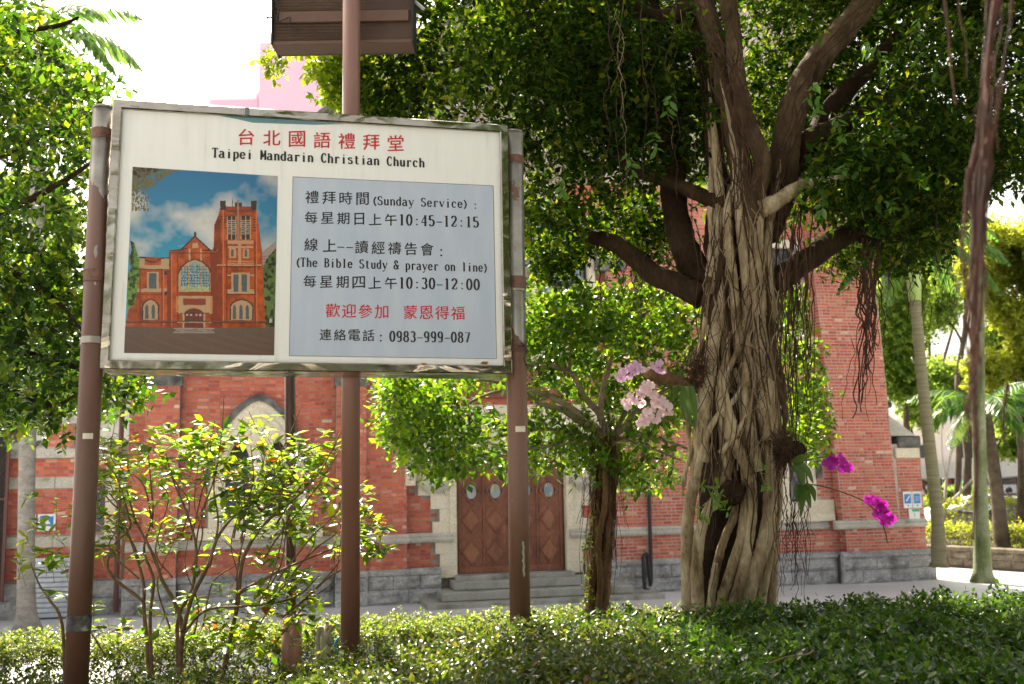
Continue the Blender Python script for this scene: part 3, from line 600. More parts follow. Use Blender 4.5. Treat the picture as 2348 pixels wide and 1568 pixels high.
# ================================================================ PINK BUILDING, FAR
pb=at(592,260,70); pr_=at(800,260,70); pl=at(478,215,70)
b1=empty('pink_building',(float((pb[0]+pr_[0])/2+3),70,0),'tall plain pink building rising behind the church, left of the banyan leaves','building')
ztop=at(650,98,70)[2]
obj('wall',boxg(pb[0],pb[0]+20,70,84,0,ztop),X_pink,b1); obj('parapet',boxg(pb[0]-.3,pb[0]+20.3,69.7,84.3,ztop,ztop+.6),X_white,b1)
for k in range(5):
    obj('window',boxg(pb[0]+8+k*2.4,pb[0]+9.4+k*2.4,69.9,70,20,21.8),G_dark,b1)
b2=empty('low_pink_building',(float(pl[0]+2),72,0),'lower pink building with white parapet just above the sign board','building')
zt2=at(530,226,70)[2]
obj('wall',boxg(pl[0],pb[0]-.1,70.2,84,0,zt2),X_pinkd,b2); obj('parapet',boxg(pl[0]-.2,pb[0]-.15,69.9,84.2,zt2,zt2+.45),X_white,b2)
obj('roof_box',boxg(pb[0]-1.2,pb[0]-.2,70.5,72,zt2+.45,zt2+.8),X_white,b2)
# ================================================================ RIGHT BACKGROUND: bed wall, hedges, road side
KD=lambda x:27.9-(x-11.5)*2.0
kw=empty('stone_bed_wall',(14,25,0),'low rubble stone wall holding up the clipped hedges at the right','wall')
a0=np.array([11.3,28.6]); a1=np.array([17.5,20.5]); L_=np.linalg.norm(a1-a0); kd=(a1-a0)/L_; kn=np.array([kd[1],-kd[0]]); kn=-kn if kn[1]>0 else kn
S_rub=m_noise('rubble_stone',[(.3,(.09,.075,.055)),(.7,(.26,.22,.17))],3,.95,.6,.02,6,fine=20)
ang=math.atan2(kd[1],kd[0])
def inwall(VF,p0=a0):
    V=np.array(VF[0]); c,s=math.cos(ang),math.sin(ang)
    W=np.stack([p0[0]+V[:,0]*c-V[:,1]*s,p0[1]+V[:,0]*s+V[:,1]*c,V[:,2]],1); return W,VF[1]
for row,(z0,z1) in enumerate(((0,.24),(.25,.45))):
    u=0
    while u<L_:
        e=min(L_,u+.3+rng.random()*.35); obj('stone',inwall(rstone(u+.008,e-.008,z0,z1,0,.08,.03,5,4)),S_rub,kw); u=e
u=0
while u<L_: e=min(L_,u+.8); obj('coping_slab',inwall(bevbox(u+.005,e-.005,-.12,.3,.46,.56,.02)),S_rub,kw); u=e
obj('core',inwall(boxg(0,L_,.01,.3,0,.47)),S_joint,kw)
# ground inside that bed
tag(obj('right_bed',([(11.6,28.7,.5),(17.8,20.6,.5),(40,30,.5),(30,60,.5),(11.4,60,.5)],[(0,1,2,3,4)]),SOIL),kind='structure')
# road and street buildings
tag(obj('road',boxg(10,80,40,52,.0,.02) ,m_plain('asphalt',(.06,.06,.06),.9)),kind='structure')
X_glassb=m_plain('pale_aqua_glass',(.45,.62,.62),.2); X_beige=m_plain('pinkish_stone_wall',(.80,.70,.66),.8); X_pale=m_plain('pale_render',(.84,.82,.80),.8)
def bx(x0,x1,y0,y1,Y,dep=.5):
    """metres of a box front seen between pixel columns and rows at distance Y"""
    p=at(x0,y1,Y);q=at(x1,y0,Y); return p[0],q[0],Y,Y+dep,p[2],q[2]
st=empty('street_building',(float(at(2230,1100,58)[0]),58,0),'pale street building with white canopy bands beyond the hedges','building')
p=bx(2060,2480,955,1230,58,12); obj('wall',boxg(p[0],p[1],58,70,0,p[5]),X_beige,st)
for (x0,x1,y0,y1,m) in ((2080,2480,1058,1098,X_pale),(2080,2480,1108,1135,X_white)): q=bx(x0,x1,y0,y1,55,3.1); obj('canopy_band',boxg(*q),m,st)
for (x0,x1,y0,y1) in ((2100,2150,1135,1235),(2320,2400,1140,1210)): q=bx(x0,x1,y0,y1,57.9,.08); obj('window',boxg(*q),X_glassb,st)
for (x0,x1,y0,y1) in ((2080,2130,1020,1050),(2200,2240,1000,1050),(2290,2335,975,1050)): q=bx(x0,x1,y0,y1,57.9,.08); obj('window',boxg(*q),G_dark,st)
for x in (2160,2305): q=bx(x,x+14,1135,1240,56,.4); obj('column',boxg(*q),X_pale,st)
q=bx(2288,2308,1128,1145,55.9,.1); tag(obj('shop_board',boxg(*q),m_plain('blue_white_board',(.55,.6,.8),.5)),'small pale blue board hanging under the canopy at the right','sign')
def em_mat(n,c,s): return m_plain(n,c,.4,emit=s)
for k,(x,y) in enumerate(((2196,1105),(2243,1103))):
    c=at(x,y,50); t=empty('traffic_light',tuple(c-[0,0,0]),['green traffic light left of the mossy palm trunk','green traffic light partly behind the mossy palm trunk'][k],'traffic light','green traffic lights over the street')
    obj('housing',bevbox(c[0]-.75,c[0]+.35,c[1]-.1,c[1]+.15,c[2]-.2,c[2]+.2,.04),X_dkmetal,t)
    for j,m in enumerate((em_mat('green_lamp',(.05,.75,.35),1.2),X_dkmetal,m_plain('red_lens',(.3,.02,.02),.3))): obj('lens',cyl((c[0]-.5+(2-j)*.3-.0,c[1]-.14,c[2]),(c[0]-.5+(2-j)*.3,c[1]-.1,c[2]),.13,10),m,t)
    obj('arm',tube([(c[0]+.3,c[1],c[2]),(c[0]+3,c[1]+.2,c[2]+.2),(c[0]+3.1,c[1]+.2,0)],.06,6),X_dkmetal,t)
# cars beyond the hedge
def car(x,y,yaw,m,label,sc=1.):
    t=empty('parked_car',(x,y,.02),label,'car','cars beyond the hedges',rz=yaw)
    prof=[(-2.2,.35),(-2.25,.75),(-1.9,.95),(-1.1,1.0),(-.6,1.42),(.75,1.45),(1.4,1.02),(2.1,.92),(2.28,.6),(2.2,.3)]
    V=[];n=len(prof)
    for yy,s in ((-.86,1),(.86,1)):
        for a,z in prof: V.append((a*sc,yy*(.82 if z>1.2 else 1)*sc,z*sc))
    obj('body',(V,[tuple(range(n))[::-1],tuple(range(n,2*n))]+[(i,(i+1)%n,n+(i+1)%n,n+i) for i in range(n)]),m,t,local=True)
    for s in (-1,1): obj('side_window',([(-.95*sc,s*.86*sc,1.02*sc),(1.2*sc,s*.86*sc,1.02*sc),(.7*sc,s*.755*sc,1.38*sc),(-.55*sc,s*.755*sc,1.38*sc),(-.95*sc,s*.84*sc,1.0*sc),(1.2*sc,s*.84*sc,1.0*sc)],[(0,1,2,3),(4,5,1,0)]),G_dark,t,local=True)
    for a in (-1.4,1.4):
        for s in (-1,1): 
            wl=obj('wheel',cyl((a*sc,s*.72*sc,.33*sc),(a*sc,s*.89*sc,.33*sc),.33*sc,16),m_tyre,t,local=True)
    for s in (-1,1): obj('headlight',bevbox(-2.27*sc,-2.2*sc,(s*.6-.16)*sc,(s*.6+.16)*sc,.68*sc,.8*sc,.01),X_white,t,local=True)
    return t
m_tyre=m_plain('tyre',(.02,.02,.02),.9)
silver=m_plain('silver_paint',(.55,.57,.58),.3,.4); dk=m_plain('dark_car_paint',(.05,.07,.07),.25,.3)
cz=2.0
tag(obj('street_slope',boxg(8,90,36,80,-.5,.01),m_plain('street_paving',(.12,.12,.12),.9)),kind='structure')
c=at(2245,1185,44); car(float(c[0]),44,.05,silver,'silver car showing above the hedge behind the mossy palm',1.0)
c=at(2345,1185,42); car(float(c[0]),42,.1,dk,'dark car at the right edge above the hedge',1.0)
# rider in a helmet
c=at(2317,1178,40); rd=empty('person',(float(c[0]),40,.02),'person in a dark helmet passing beyond the hedge at the right','person')
prof=[(0,.10),(.5,.17),(.9,.20),(1.1,.17),(1.35,.21),(1.48,.10),(1.52,.06),(1.58,.07),(1.66,.095),(1.75,.09),(1.82,.02)]
obj('body',tube([(c[0],40,z) for z,_ in prof],[r for _,r in prof],12),m_plain('grey_clothes',(.2,.2,.24),.9),rd,smooth=True)
obj('helmet',tube([(c[0],40.01,z) for z in (1.66,1.72,1.8,1.86,1.88)],[.125,.135,.12,.07,.01],12),X_dkmetal,rd,smooth=True)
obj('face',tube([(c[0],39.89,1.58),(c[0],39.90,1.62),(c[0],39.9,1.67)],[.03,.05,.04],8),m_plain('skin',(.5,.3,.22),.6),rd)
c=at(2181,1180,36); um=empty('market_umbrella',(float(c[0]),36,.02),'small pale booth under a curved white canopy beyond the hedge','booth')
obj('canopy',([(c[0]+x,36+y,c[2]+.25+z) for y in (-.8,.8) for x,z in ((-1.35,-.55),(-.8,-.1),(0,.1),(.8,0),(.9,-.15),(0,-.05),(-.8,-.25))],[(0,1,8,7),(1,2,9,8),(2,3,10,9),(3,4,11,10),(4,5,12,11),(5,6,13,12),(6,0,7,13),(0,6,5,4,3,2,1),(7,8,9,10,11,12,13)]),X_white,um)
obj('body',bevbox(c[0]-.25,c[0]+.75,35.7,36.5,.02,c[2]+.1,.08),X_pale,um)
# ================================================================ MAIN SIGN BOARD
X_panel,nt,b=newmat('sign_panel_white'); v=coords(nt)
st1=noise(nt,coords(nt,(14,1,1.2)),1.5,5); c=ramp(nt,st1,[(.25,(.60,.58,.53)),(.40,(.72,.72,.71)),(.7,(.76,.76,.755))]); 
c=mix(nt,c,ramp(nt,noise(nt,v,60,2),[(.22,(.25,.23,.2)),(.27,(1,1,1))]),.35,'MULTIPLY')
nt.links.new(c,b.inputs['Base Color']); b.inputs['Roughness'].default_value=.22
X_pblue,nt,b=newmat('sign_panel_blue'); c=ramp(nt,noise(nt,coords(nt,(6,1,1)),1.3,4),[(.3,(.40,.46,.58)),(.7,(.47,.52,.62))]); nt.links.new(c,b.inputs['Base Color']); b.inputs['Roughness'].default_value=.2
X_red=m_plain('red_ink',(.50,.02,.03),.45)
X_steel,nt,b=newmat('stainless_frame'); v=coords(nt)
sn=noise(nt,coords(nt,(.5,1,1)),3,3,.5); c=ramp(nt,sn,[(.22,(.14,.09,.05)),(.36,(.34,.29,.22)),(.62,(.46,.42,.355))]); nt.links.new(c,b.inputs['Base Color'])
b.inputs['Metallic'].default_value=1.; nt.links.new(ramp(nt,noise(nt,v,7,4),[(.3,(.10,.10,.10)),(.7,(.22,.22,.22))]),b.inputs['Roughness'])
bump(nt,b,noise(nt,coords(nt,(.6,1,1)),6,1.5,.4,1.2),.45,.03)
Ls,Rs=at(247,540,5.42),at(1166,576,5.86); sax=Rs-Ls; sax[2]=0; sang=math.atan2(sax[1],sax[0]); sax/=np.linalg.norm(sax); snr=np.array([sax[1],-sax[0],0])
SO=Ls.copy(); SO[2]=0
def sp_(x,y,off=0):
    """sign plane coordinates (s,z) of a pixel"""
    d=ray(x,y); t=((SO+snr*off-_C)@snr)/(d@snr); p=_C+d*t; return float((p-SO)@sax),float(p[2])
def cr(x,y): return sp_(172+x*.4637,200.5+y*.4637)
sign=empty('notice_board',tuple(SO+sax*1.15+np.array([0,0,2.9])),'large white church notice board with a photo and service times in a steel frame','sign board',rz=sang)
SL=1.15;SZ=2.9
def sg(name,VF,m,parent=sign,smooth=False):
    V=np.array(VF[0],dtype=float); V=V-np.array([SL,0,SZ]); return obj(name,(V,VF[1]),m,parent,smooth,local=True)
def spl(outl,th,v): return plate(outl,th,(0,v,0),(1,0,0),(0,0,1),(0,-1,0))
oTL,oTR,oBR,oBL=cr(192,62),cr(2138,192),cr(2158,1418),cr(122,1395)
iTL,iTR,iBR,iBL=cr(237,112),cr(2097,228),cr(2115,1376),cr(173,1348)
def strip(P,v0,v1):
    V=[(p[0],v0,p[1]) for p in P]+[(p[0],v1,p[1]) for p in P]; n=len(P)
    return V,[tuple(range(n)),tuple(range(n,2*n))[::-1]]+[(i,n+i,n+(i+1)%n,(i+1)%n) for i in range(n)]
for P in ((oTL,oTR,iTR,iTL),(oTR,oBR,iBR,iTR),(oBR,oBL,iBL,iBR),(oBL,oTL,iTL,iBL)):
    # a steel strip with a soft rounded section: three bands
    P=[np.array(p) for p in P]; V=[];Fc=[]
    n=28
    for i in range(n+1):
        t=i/n; a=P[0]*(1-t)+P[1]*t; b_=P[3]*(1-t)+P[2]*t
        for q,d in ((0,.34),(0,.008),(.12,0),(.88,0),(1,.006),(1,.03)):
            p=a*(1-q)+b_*q; V.append((p[0],d-.03+rng.normal()*.0003,p[1]))
    for i in range(n):
        for k in range(5): a=i*6+k; Fc.append((a,a+1,a+7,a+6))
    sg('frame_strip',(V,Fc),X_steel)
sg('back_sheet',strip((oTL,oTR,oBR,oBL),.308,.31),X_steel)
uTL,uTR=oBL,oBR; n=40; V=[];Fc=[]
for i in range(n+1):
    t=i/n; p=np.array(uTL)*(1-t)+np.array(uTR)*t
    for j in range(5): V.append((p[0],-.03+.34*j/4,p[1]+rng.normal()*.0012+.001))
for i in range(n):
    for k in range(4): a=i*5+k; Fc.append((a,a+1,a+6,a+5))
sg('frame_underside',(V,Fc),X_steel,smooth=True)
sg('panel',strip((iTL,iTR,iBR,iBL),-.004,.02),X_panel)
bq=[cr(1077,443),cr(2066,487),cr(2083,1342),cr(1059,1327)]
sg('blue_panel',strip(bq,-.0052,-.0042),X_pblue)
for i in range(4):
    a=np.array(bq[i]);b_=np.array(bq[(i+1)%4]); d=(b_-a)/np.linalg.norm(b_-a); nn=np.array([-d[1],d[0]])*.0012
    sg('border_line',strip([tuple(a-nn),tuple(b_-nn),tuple(b_+nn),tuple(a+nn)],-.0060,-.0054),X_ink)
# --- printed lettering
def cjk(s,x0,y0,x1,y1,h,m,bold=.036,par=sign):
    a=np.array(cr(x0,y0)); b_=np.array(cr(x1,y1)); hh=h*.4637*5.62/F
    n=len([c for c in s if c!=' '])
    L=np.linalg.norm(b_-a); d=(b_-a)/L; up=np.array([0,1.0])
    units=sum(.8 if c==' ' else 1 for c in s); adv=(L-hh)/(units-1) if units>1 else 0; pos=0
    allV=[];allF=[];k=0
    for c in s:
        if c==' ': pos+=.8; continue
        cu=bpy.data.curves.new('tmp','FONT'); cu.body=c; cu.extrude=.0
        W,Fc=curve_to(cu,0,(0,0,0),(1,0,0),(0,1,0),(0,0,1))
        mn,mx=W[:,:2].min(0),W[:,:2].max(0)
        if c in '：': sc=hh*.9; W2=(W[:,:2]-[mn[0]-.3,.0])*sc
        else:
            ext=max(mx-mn); sc=hh/max(ext,.75); W2=(W[:,:2]-[(mn[0]+mx[0])/2,(mn[1]+mx[1])/2])*sc+hh/2
        W2[:,1]+= (W2[:,0]-hh/2)*.07            # brush-style rise to the right
        P=a+d*(pos*adv); q=P+W2[:,:1]*d+W2[:,1:2]*up
        st3=[];sf3=[]
        for r_,(ox_,oz_) in enumerate(((0,0),(bold*.05,0),(bold*.03,-bold*.03))):
            st3.append(np.stack([q[:,0]+ox_,np.full(len(q),-.0064-.00012*r_),q[:,1]+oz_],1)); sf3+=[tuple(i+r_*len(q) for i in f) for f in Fc]
        sg('character',(np.concatenate(st3),sf3),m,par); pos+=1
def arc(cx,cy,rx,ry,a0,a1,n=9): return [(cx+rx*math.cos(math.radians(t)),cy+ry*math.sin(math.radians(t))) for t in np.linspace(a0,a1,n)]
def sf(x,y,w_=.8): return ('s',[(x-w_,y),(x+w_,y)])
O7=[arc(2.2,3.6,1.45,3.5,90,450,21)]
G={'T':[[(.4,7.1),(4,7.1)],[(2.2,7.1),(2.2,.1)],sf(2.2,.1,.9),('s',[(.4,7.1),(.35,5.9)]),('s',[(4,7.1),(4.05,5.9)])],
'a':[[(.8,4.0)]+arc(2,3.7,1.15,1.2,150,20,6)+[(3.15,.9),(3.6,.15),(4.1,.3)],arc(1.7,1.35,1.1,1.25,100,280,8)+[(2.5,.4),(3.1,1.0)],[(1.5,2.6),(3.1,3.1)]],
'i':[[(2.3,4.8),(2.3,.1)],sf(2.3,.1,.8),('s',[(1.5,4.7),(2.3,4.8)]),('d',(2.3,6.5))],
'l':[[(2.3,7.2),(2.3,.1)],sf(2.3,.1,.8),('s',[(1.4,7.1),(2.3,7.2)])],
'p':[[(1.2,4.8),(1.2,-2)],sf(1.2,-2,.7),('s',[(.5,4.7),(1.2,4.8)]),arc(2.3,2.5,1.5,2.4,140,-140,12)],
'e':[[(.9,2.7),(3.6,2.7)]+arc(2.2,2.5,1.4,2.4,5,330,16)[0:]],
'M':[[(.9,7.1),(.9,.1)],[(3.7,7.1),(3.7,.1)],[(.9,7.1),(2.3,2)],('s',[(2.3,2),(3.7,7.1)]),sf(.8,.1,.5),sf(3.7,.1,.5),sf(.6,7.1,.4),sf(3.9,7.1,.4)],
'n':[[(1.1,4.8),(1.1,.1)],arc(2.3,3.3,1.2,1.5,150,0,7)+[(3.5,.1)],sf(1.1,.1,.65),sf(3.5,.1,.6),('s',[(.4,4.7),(1.1,4.8)])],
'd':[[(3.3,7.2),(3.3,.3),(3.9,.2)],arc(2.1,2.5,1.4,2.4,40,320,12),('s',[(2.6,7.1),(3.3,7.2)])],
'r':[[(1.5,4.8),(1.5,.1)],arc(2.9,3.4,1.3,1.4,160,50,5),sf(1.5,.1,.8),('s',[(.8,4.7),(1.5,4.8)]),('d',(3.6,4.3))],
'C':[arc(2.4,3.6,1.6,3.5,50,310,16),('s',[(3.5,6.9),(3.6,5.2)]),('s',[(3.4,.9),(3.7,1.8)])],
'h':[[(1.1,7.2),(1.1,.1)],arc(2.3,3.3,1.2,1.5,150,0,7)+[(3.5,.1)],sf(1.1,.1,.65),sf(3.5,.1,.6),('s',[(.4,7.1),(1.1,7.2)])],
's':[arc(2.2,3.7,1.15,1.1,40,200,8)+arc(2.2,1.4,1.25,1.3,60,-150,10),('s',[(3.2,4.8),(3.2,3.9)]),('s',[(1,.2),(.95,1.3)])],
't':[[(1.9,6.4),(1.9,1.0)]+arc(2.7,1.0,.8,.9,190,330,5),('s',[(.9,4.7),(3.4,4.7)])],
'u':[[(1.1,4.8),(1.1,1.4)]+arc(2.1,1.3,1.0,1.2,190,330,6),[(3.4,4.8),(3.4,.2),(4,.2)],('s',[(.4,4.8),(1.1,4.8)]),('s',[(2.7,4.8),(3.4,4.8)])],
'c':[arc(2.3,2.5,1.4,2.4,45,315,12),('d',(3.4,4.0))],
'v':[[(.8,4.8),(2.3,.1)],('s',[(2.3,.1),(3.8,4.8)]),sf(.8,4.8,.5),sf(3.8,4.8,.5)],
'y':[[(.8,4.8),(2.4,.4)],('s',[(3.9,4.8),(2.0,-1.2),(1.2,-2.0)]),sf(.8,4.8,.5),sf(3.8,4.8,.5),('d',(1.0,-1.7))],
'o':[arc(2.3,2.5,1.5,2.4,90,450,18)],
'S':[arc(2.2,5.4,1.35,1.65,40,220,9)+arc(2.2,1.9,1.5,1.8,55,-150,11),('s',[(3.4,7),(3.45,5.5)]),('s',[(.75,.3),(.7,2)])],
'B':[[(1.1,7.1),(1.1,.1)],[(1.1,7.1)]+arc(2.1,5.4,1.4,1.7,80,-80,8)+[(1.1,3.7)],[(1.1,3.7)]+arc(2.2,1.95,1.6,1.8,80,-80,8)+[(1.1,.1)],sf(.9,7.1,.5),sf(.9,.1,.5)],
'b':[[(1.1,7.2),(1.1,.2)],arc(2.3,2.5,1.5,2.4,140,-140,12),('s',[(.4,7.1),(1.1,7.2)])],
'&':[arc(2.1,5.7,1.0,1.4,-30,210,10)+[(3.9,.2)],arc(1.9,1.8,1.4,1.8,120,300,9)+[(3.3,1.8),(3.8,3.4)],sf(3.8,3.5,.5)],
'(':[arc(8.4,2.9,6,5.6,138,222,9)],')':[arc(-3.8,2.9,6,5.6,42,-42,9)],
'0':O7,'1':[[(2.3,7.1),(2.3,.1)],sf(2.3,.1,.9),('s',[(1.2,6.5),(2.3,7.1)])],
'2':[arc(2.2,5.2,1.35,1.9,170,-20,9)+[(.8,.3)],[(.8,.35),(3.5,.35)],('s',[(3.5,.3),(3.75,1.6)])],
'3':[arc(2.1,5.4,1.25,1.7,150,-80,10),arc(2.1,1.9,1.45,1.85,85,-150,11)],
'4':[[(2.9,7.1),(2.9,.1)],('s',[(2.9,7.1),(.5,2.2)]),('s',[(.5,2.2),(3.9,2.2)]),sf(2.9,.1,.7)],
'5':[[(1.1,7.0),(.95,3.9)],[(1.1,6.9),(3.4,6.9)],arc(2.1,2.2,1.5,2.1,130,-150,12)],
'7':[[(.8,6.9),(3.7,6.9),(1.9,.1)]],'8':[arc(2.2,5.4,1.2,1.7,0,360,14),arc(2.2,1.9,1.45,1.85,0,360,14)],
'9':[arc(2.2,5.0,1.35,2.1,0,360,14),[(3.55,5.0),(3.3,2.0)]+arc(2.1,1.6,1.3,1.5,-10,-140,6)],
':':[('d',(2.3,4.0)),('d',(2.3,.7))],'-':[[(.5,2.8),(4.1,2.8)]]}
def latin(s,x0,y0,x1,y1,h,m,wt=1.0):
    """serif lettering drawn with a broad pen: strokes down are thick, strokes across thin"""
    a=np.array(cr(x0,y0)); b_=np.array(cr(x1,y1)); L=np.linalg.norm(b_-a); d=(b_-a)/L; adv=L/(len(s)); sx=adv/4.7; sy=h*.4637*5.62/F/7.2
    V=[];Fc=[];k=0;lay_=0
    def quad(P):
        nonlocal k,lay_
        for p in P: 
            q=a+d*p[0]+np.array([0,1])*p[1]; V.append((q[0],-.0066-.00006*(lay_%7),q[1]))
        Fc.append(tuple(range(k,k+len(P)))); k+=len(P)
    for ci,c in enumerate(s):
        ox=ci*adv; V.clear(); Fc.clear(); k=0
        for st_ in G.get(c,[]):
            thin=False
            if isinstance(st_,tuple) and st_[0]=='d':
                cx,cy=st_[1]; lay_+=1; quad([(ox+(cx+.55*math.cos(t))*sx,(cy+.55*math.sin(t))*sy) for t in np.linspace(0,2*math.pi,8,endpoint=False)]); continue
            if isinstance(st_,tuple) and st_[0]=='s': thin=True; st_=st_[1]
            lay_+=1
            P=np.array([(ox+x*sx,y*sy) for x,y in st_]); T=np.gradient(P,axis=0); T/=np.linalg.norm(T,axis=1)[:,None]+1e-9
            wv=(.20 if thin else .23+.26*np.abs(T[:,1])**1.3)*wt*sy*1.28*np.ones(len(P))
            Nn=np.stack([-T[:,1],T[:,0]],1)
            for i in range(len(P)-1):
                quad([P[i]+Nn[i]*wv[i],P[i+1]+Nn[i+1]*wv[i+1],P[i+1]-Nn[i+1]*wv[i+1],P[i]-Nn[i]*wv[i]][::-1])
        if V: sg('letter',(np.array(V),list(Fc)),m)
cjk('台北國語禮拜堂',803,284,1623,316,84,X_red,.045)
latin('Taipei Mandarin Christian Church',676,347,1730,397,49,X_ink,1.15)
cjk('禮拜時間',1138,573,1452,583,66,X_ink); latin('(Sunday Service)',1462,581,1948,598,46,X_ink); cjk('：',1962,600,2010,601,48,X_ink)
cjk('每星期日上午',1135,672,1590,685,62,X_ink); latin('10:45-12:15',1597,682,2000,694,58,X_ink,1.05)
cjk('線上',1133,808,1290,815,66,X_ink); latin('--',1292,812,1380,815,58,X_ink); cjk('讀經禱告會：',1383,820,1850,836,66,X_ink)
latin('(The Bible Study & prayer on line)',1084,886,2046,913,46,X_ink)
cjk('每星期四上午',1128,988,1590,998,62,X_ink); latin('10:30-12:00',1597,994,2004,1003,58,X_ink,1.05)
cjk('歡迎參加 蒙恩得福',1238,1136,1924,1150,70,X_red,.03)
cjk('連絡電話：',1208,1250,1548,1256,58,X_ink); latin('0983-999-087',1552,1257,1956,1262,54,X_ink,1.05)
# --- printed photograph, painted as colour on a fine flat grid
def poster():
    W,Hh=340,430; yy,xx=np.mgrid[0:Hh,0:W]; s=(xx+.5)/W; t=(yy+.5)/Hh
    def toST(x,y):
        l=100-(y-57)*.0466; r=1237-(y-130)*.0243; a=(x-l)/(r-l); tp=57+(x-100)*.0642; bt_=1515+(x-32)*.0128; return a,(y-tp)/(bt_-tp)
    r2=np.random.default_rng(3)
    def fbm(fx,fy,o=5):
        z=np.zeros((Hh,W))
        for k in range(o):
            n=r2.random((int(fy*2**k)+2,int(fx*2**k)+2)); u=s*fx*2**k; v_=t*fy*2**k; i=u.astype(int); j=v_.astype(int); fu=u-i; fv=v_-j; fu=fu*fu*(3-2*fu); fv=fv*fv*(3-2*fv)
            z+=(n[j,i]*(1-fu)*(1-fv)+n[j,i+1]*fu*(1-fv)+n[j+1,i]*(1-fu)*fv+n[j+1,i+1]*fu*fv)/2**k
        z-=z.min(); return z/z.max()
    img=np.zeros((Hh,W,3)); tex=(.42+1.0*fbm(14,20,5))[...,None]*(.75+.5*fbm(60,40,2))[...,None]
    cl=fbm(3,4); 
    blue=np.stack([.035+.03*t,.17+.30*t,.36+.28*t],-1)
    # cloud bank: white diagonal from upper left to middle right
    bank=1.5-np.abs((t-.18-.28*s)/.17); bank=np.maximum(bank,1.9-np.abs((s-1.02)/.22)); bank=np.maximum(bank,1.1-np.abs((t-.42)/.1)); cw=(np.clip(bank*.55+(cl-.52)*2.6,0,1)**.9)[...,None]
    white=np.stack([.72-.1*s,.70-.12*s,.68-.13*s],-1)*(.86+.2*fbm(5,5)[...,None])
    img=blue*(1-cw)+white*cw
    lf=fbm(45,58,3)[...,None]; lf=np.where(lf>.52,1.5,np.where(lf>.40,.9,.3))*(.6+.8*fbm(6,8,3)[...,None])
    def poly(P,c,vary=.0,brick=False,leaf=False):
        nonlocal img
        P=[toST(*p) for p in P]; m=np.zeros((Hh,W),bool); n=len(P)
        for i in range(n):
            x1,y1=P[i];x2,y2=P[(i+1)%n]
            if y1==y2: continue
            m^=((y1>t)!=(y2>t))&(s<(x2-x1)*(t-y1)/(y2-y1)+x1)
        c=np.array(c)*np.ones((Hh,W,3))
        if vary: c=c*(1-vary+2*vary*r2.random((Hh,W,1)))
        if leaf: c=c*lf
        if brick: c=c*(1-.28*((yy%3)==0)[...,None]*(r2.random((Hh,W,1))>.3))*tex
        img=np.where(m[...,None],c,img)
    R_=lambda a,b_,c,d:[(a,c),(b_,c),(b_,d),(a,d)]
    br=(.50,.098,.026); brd=(.30,.055,.02); cr_=(.52,.34,.19); dk_=(.06,.035,.03); gl_=(.10,.12,.13)
    poly([(1110,730),(1222,640),(1222,1000),(1110,1000)],(.38,.30,.27),.15)            # far building
    for k in range(9): poly(R_(1115,1222,760+k*24,766+k*24),(.2,.16,.15))
    poly([(1110,860),(1150,780),(1222,700),(1210,1320),(1130,1330)],(.08,.12,.035),.3,leaf=True)
    poly(R_(20,1240,1330,1540),(.19,.115,.085),.10)
    for k in range(24): poly([(20,1370+k*7),(1240,1372+k*7),(1240,1374+k*7),(20,1373+k*7)],(.15,.09,.07),.2)                                     # yard
    poly(R_(40,1215,1310,1372),(.16,.11,.085),.25)
    poly([(150,770),(378,775),(378,1320),(45,1312),(60,1200),(150,900)],br,.08,True)   # left wing
    poly([(378,720),(520,700),(720,725),(750,725),(750,1320),(378,1320)],br,.08,True)
    poly([(470,706),(578,612),(700,720)],br,.08,True)
    poly([(722,700),(775,380),(1065,380),(1110,740),(1135,1320),(745,1320)],br,.08,True) # tower
    poly([(745,740),(792,660),(796,1320),(748,1320)],brd,.1,True)
    poly([(730,520),(780,400),(786,690),(725,720)],brd,.12,True)
    for P in ([(470,706),(578,600),(582,612),(480,712)],[(578,600),(706,716),(696,722),(576,612)],[(378,720),(450,712),(520,700),(520,708),(450,722),(378,728)],R_(620,745,712,722),[(148,768),(195,768),(195,790),(238,806),(288,806),(290,790),(318,776),(380,774),(380,782),(322,786),(296,800),(292,815),(236,815),(190,800),(148,780)]): poly(P,dk_,.2)
    poly(R_(572,588,572,612),dk_); poly(R_(578,582,570,606),dk_); poly(R_(566,596,584,587),dk_)
    for a,b_,c,d in ((148,190,782,858),(316,378,784,866),(190,316,835,866),(530,544,705,800),(620,632,705,800),(560,605,660,700)): poly(R_(a,b_,c,d),cr_,.12)
    for x0,x1 in ((778,822),(1022,1066)): poly(R_(x0,x1,326,400),dk_,.3)
    poly(R_(822,1022,372,412),brd,.15); poly(R_(820,1030,405,412),dk_); poly(R_(895,950,340,372),dk_,.2); poly(R_(912,926,318,640),(.34,.2,.14),.1); poly(R_(873,877,305,370),dk_)
    for x0,x1 in ((828,906),(936,1022)):
        poly([(x0,450),((x0+x1)/2-18,444),((x0+x1)/2+18,444),(x1,450),(x1,632),(x0,632)],dk_,.2)
        for x in (x0+2,(x0+x1)/2-4,x1-9): poly(R_(x,x+8,450,632),cr_,.1)
        for k in range(8): poly(R_(x0+6,x1-6,480+k*15,487+k*15),(.45,.34,.26),.1)
    for a,b_,c,d in ((824,1040,640,668),(836,1036,684,700),(830,1042,800,806),(832,1042,816,822),(750,1105,828,840),(918,942,640,825),(848,902,700,778),(958,1006,706,780)): poly(R_(a,b_,c,d),(.55,.30,.18),.1)
    for x0,x1 in ((862,882),(970,990)): poly(R_(x0,x1,712,768),gl_,.2)
    for z in range(5): poly(R_(784,824,450+z*22,458+z*22),dk_,.2); poly(R_(1036,1074,470+z*22,478+z*22),dk_,.2)
    poly(R_(864,1010,892,1048),cr_,.08); poly(R_(830,1058,908,918),cr_); poly(R_(834,1058,1022,1056),cr_,.1)
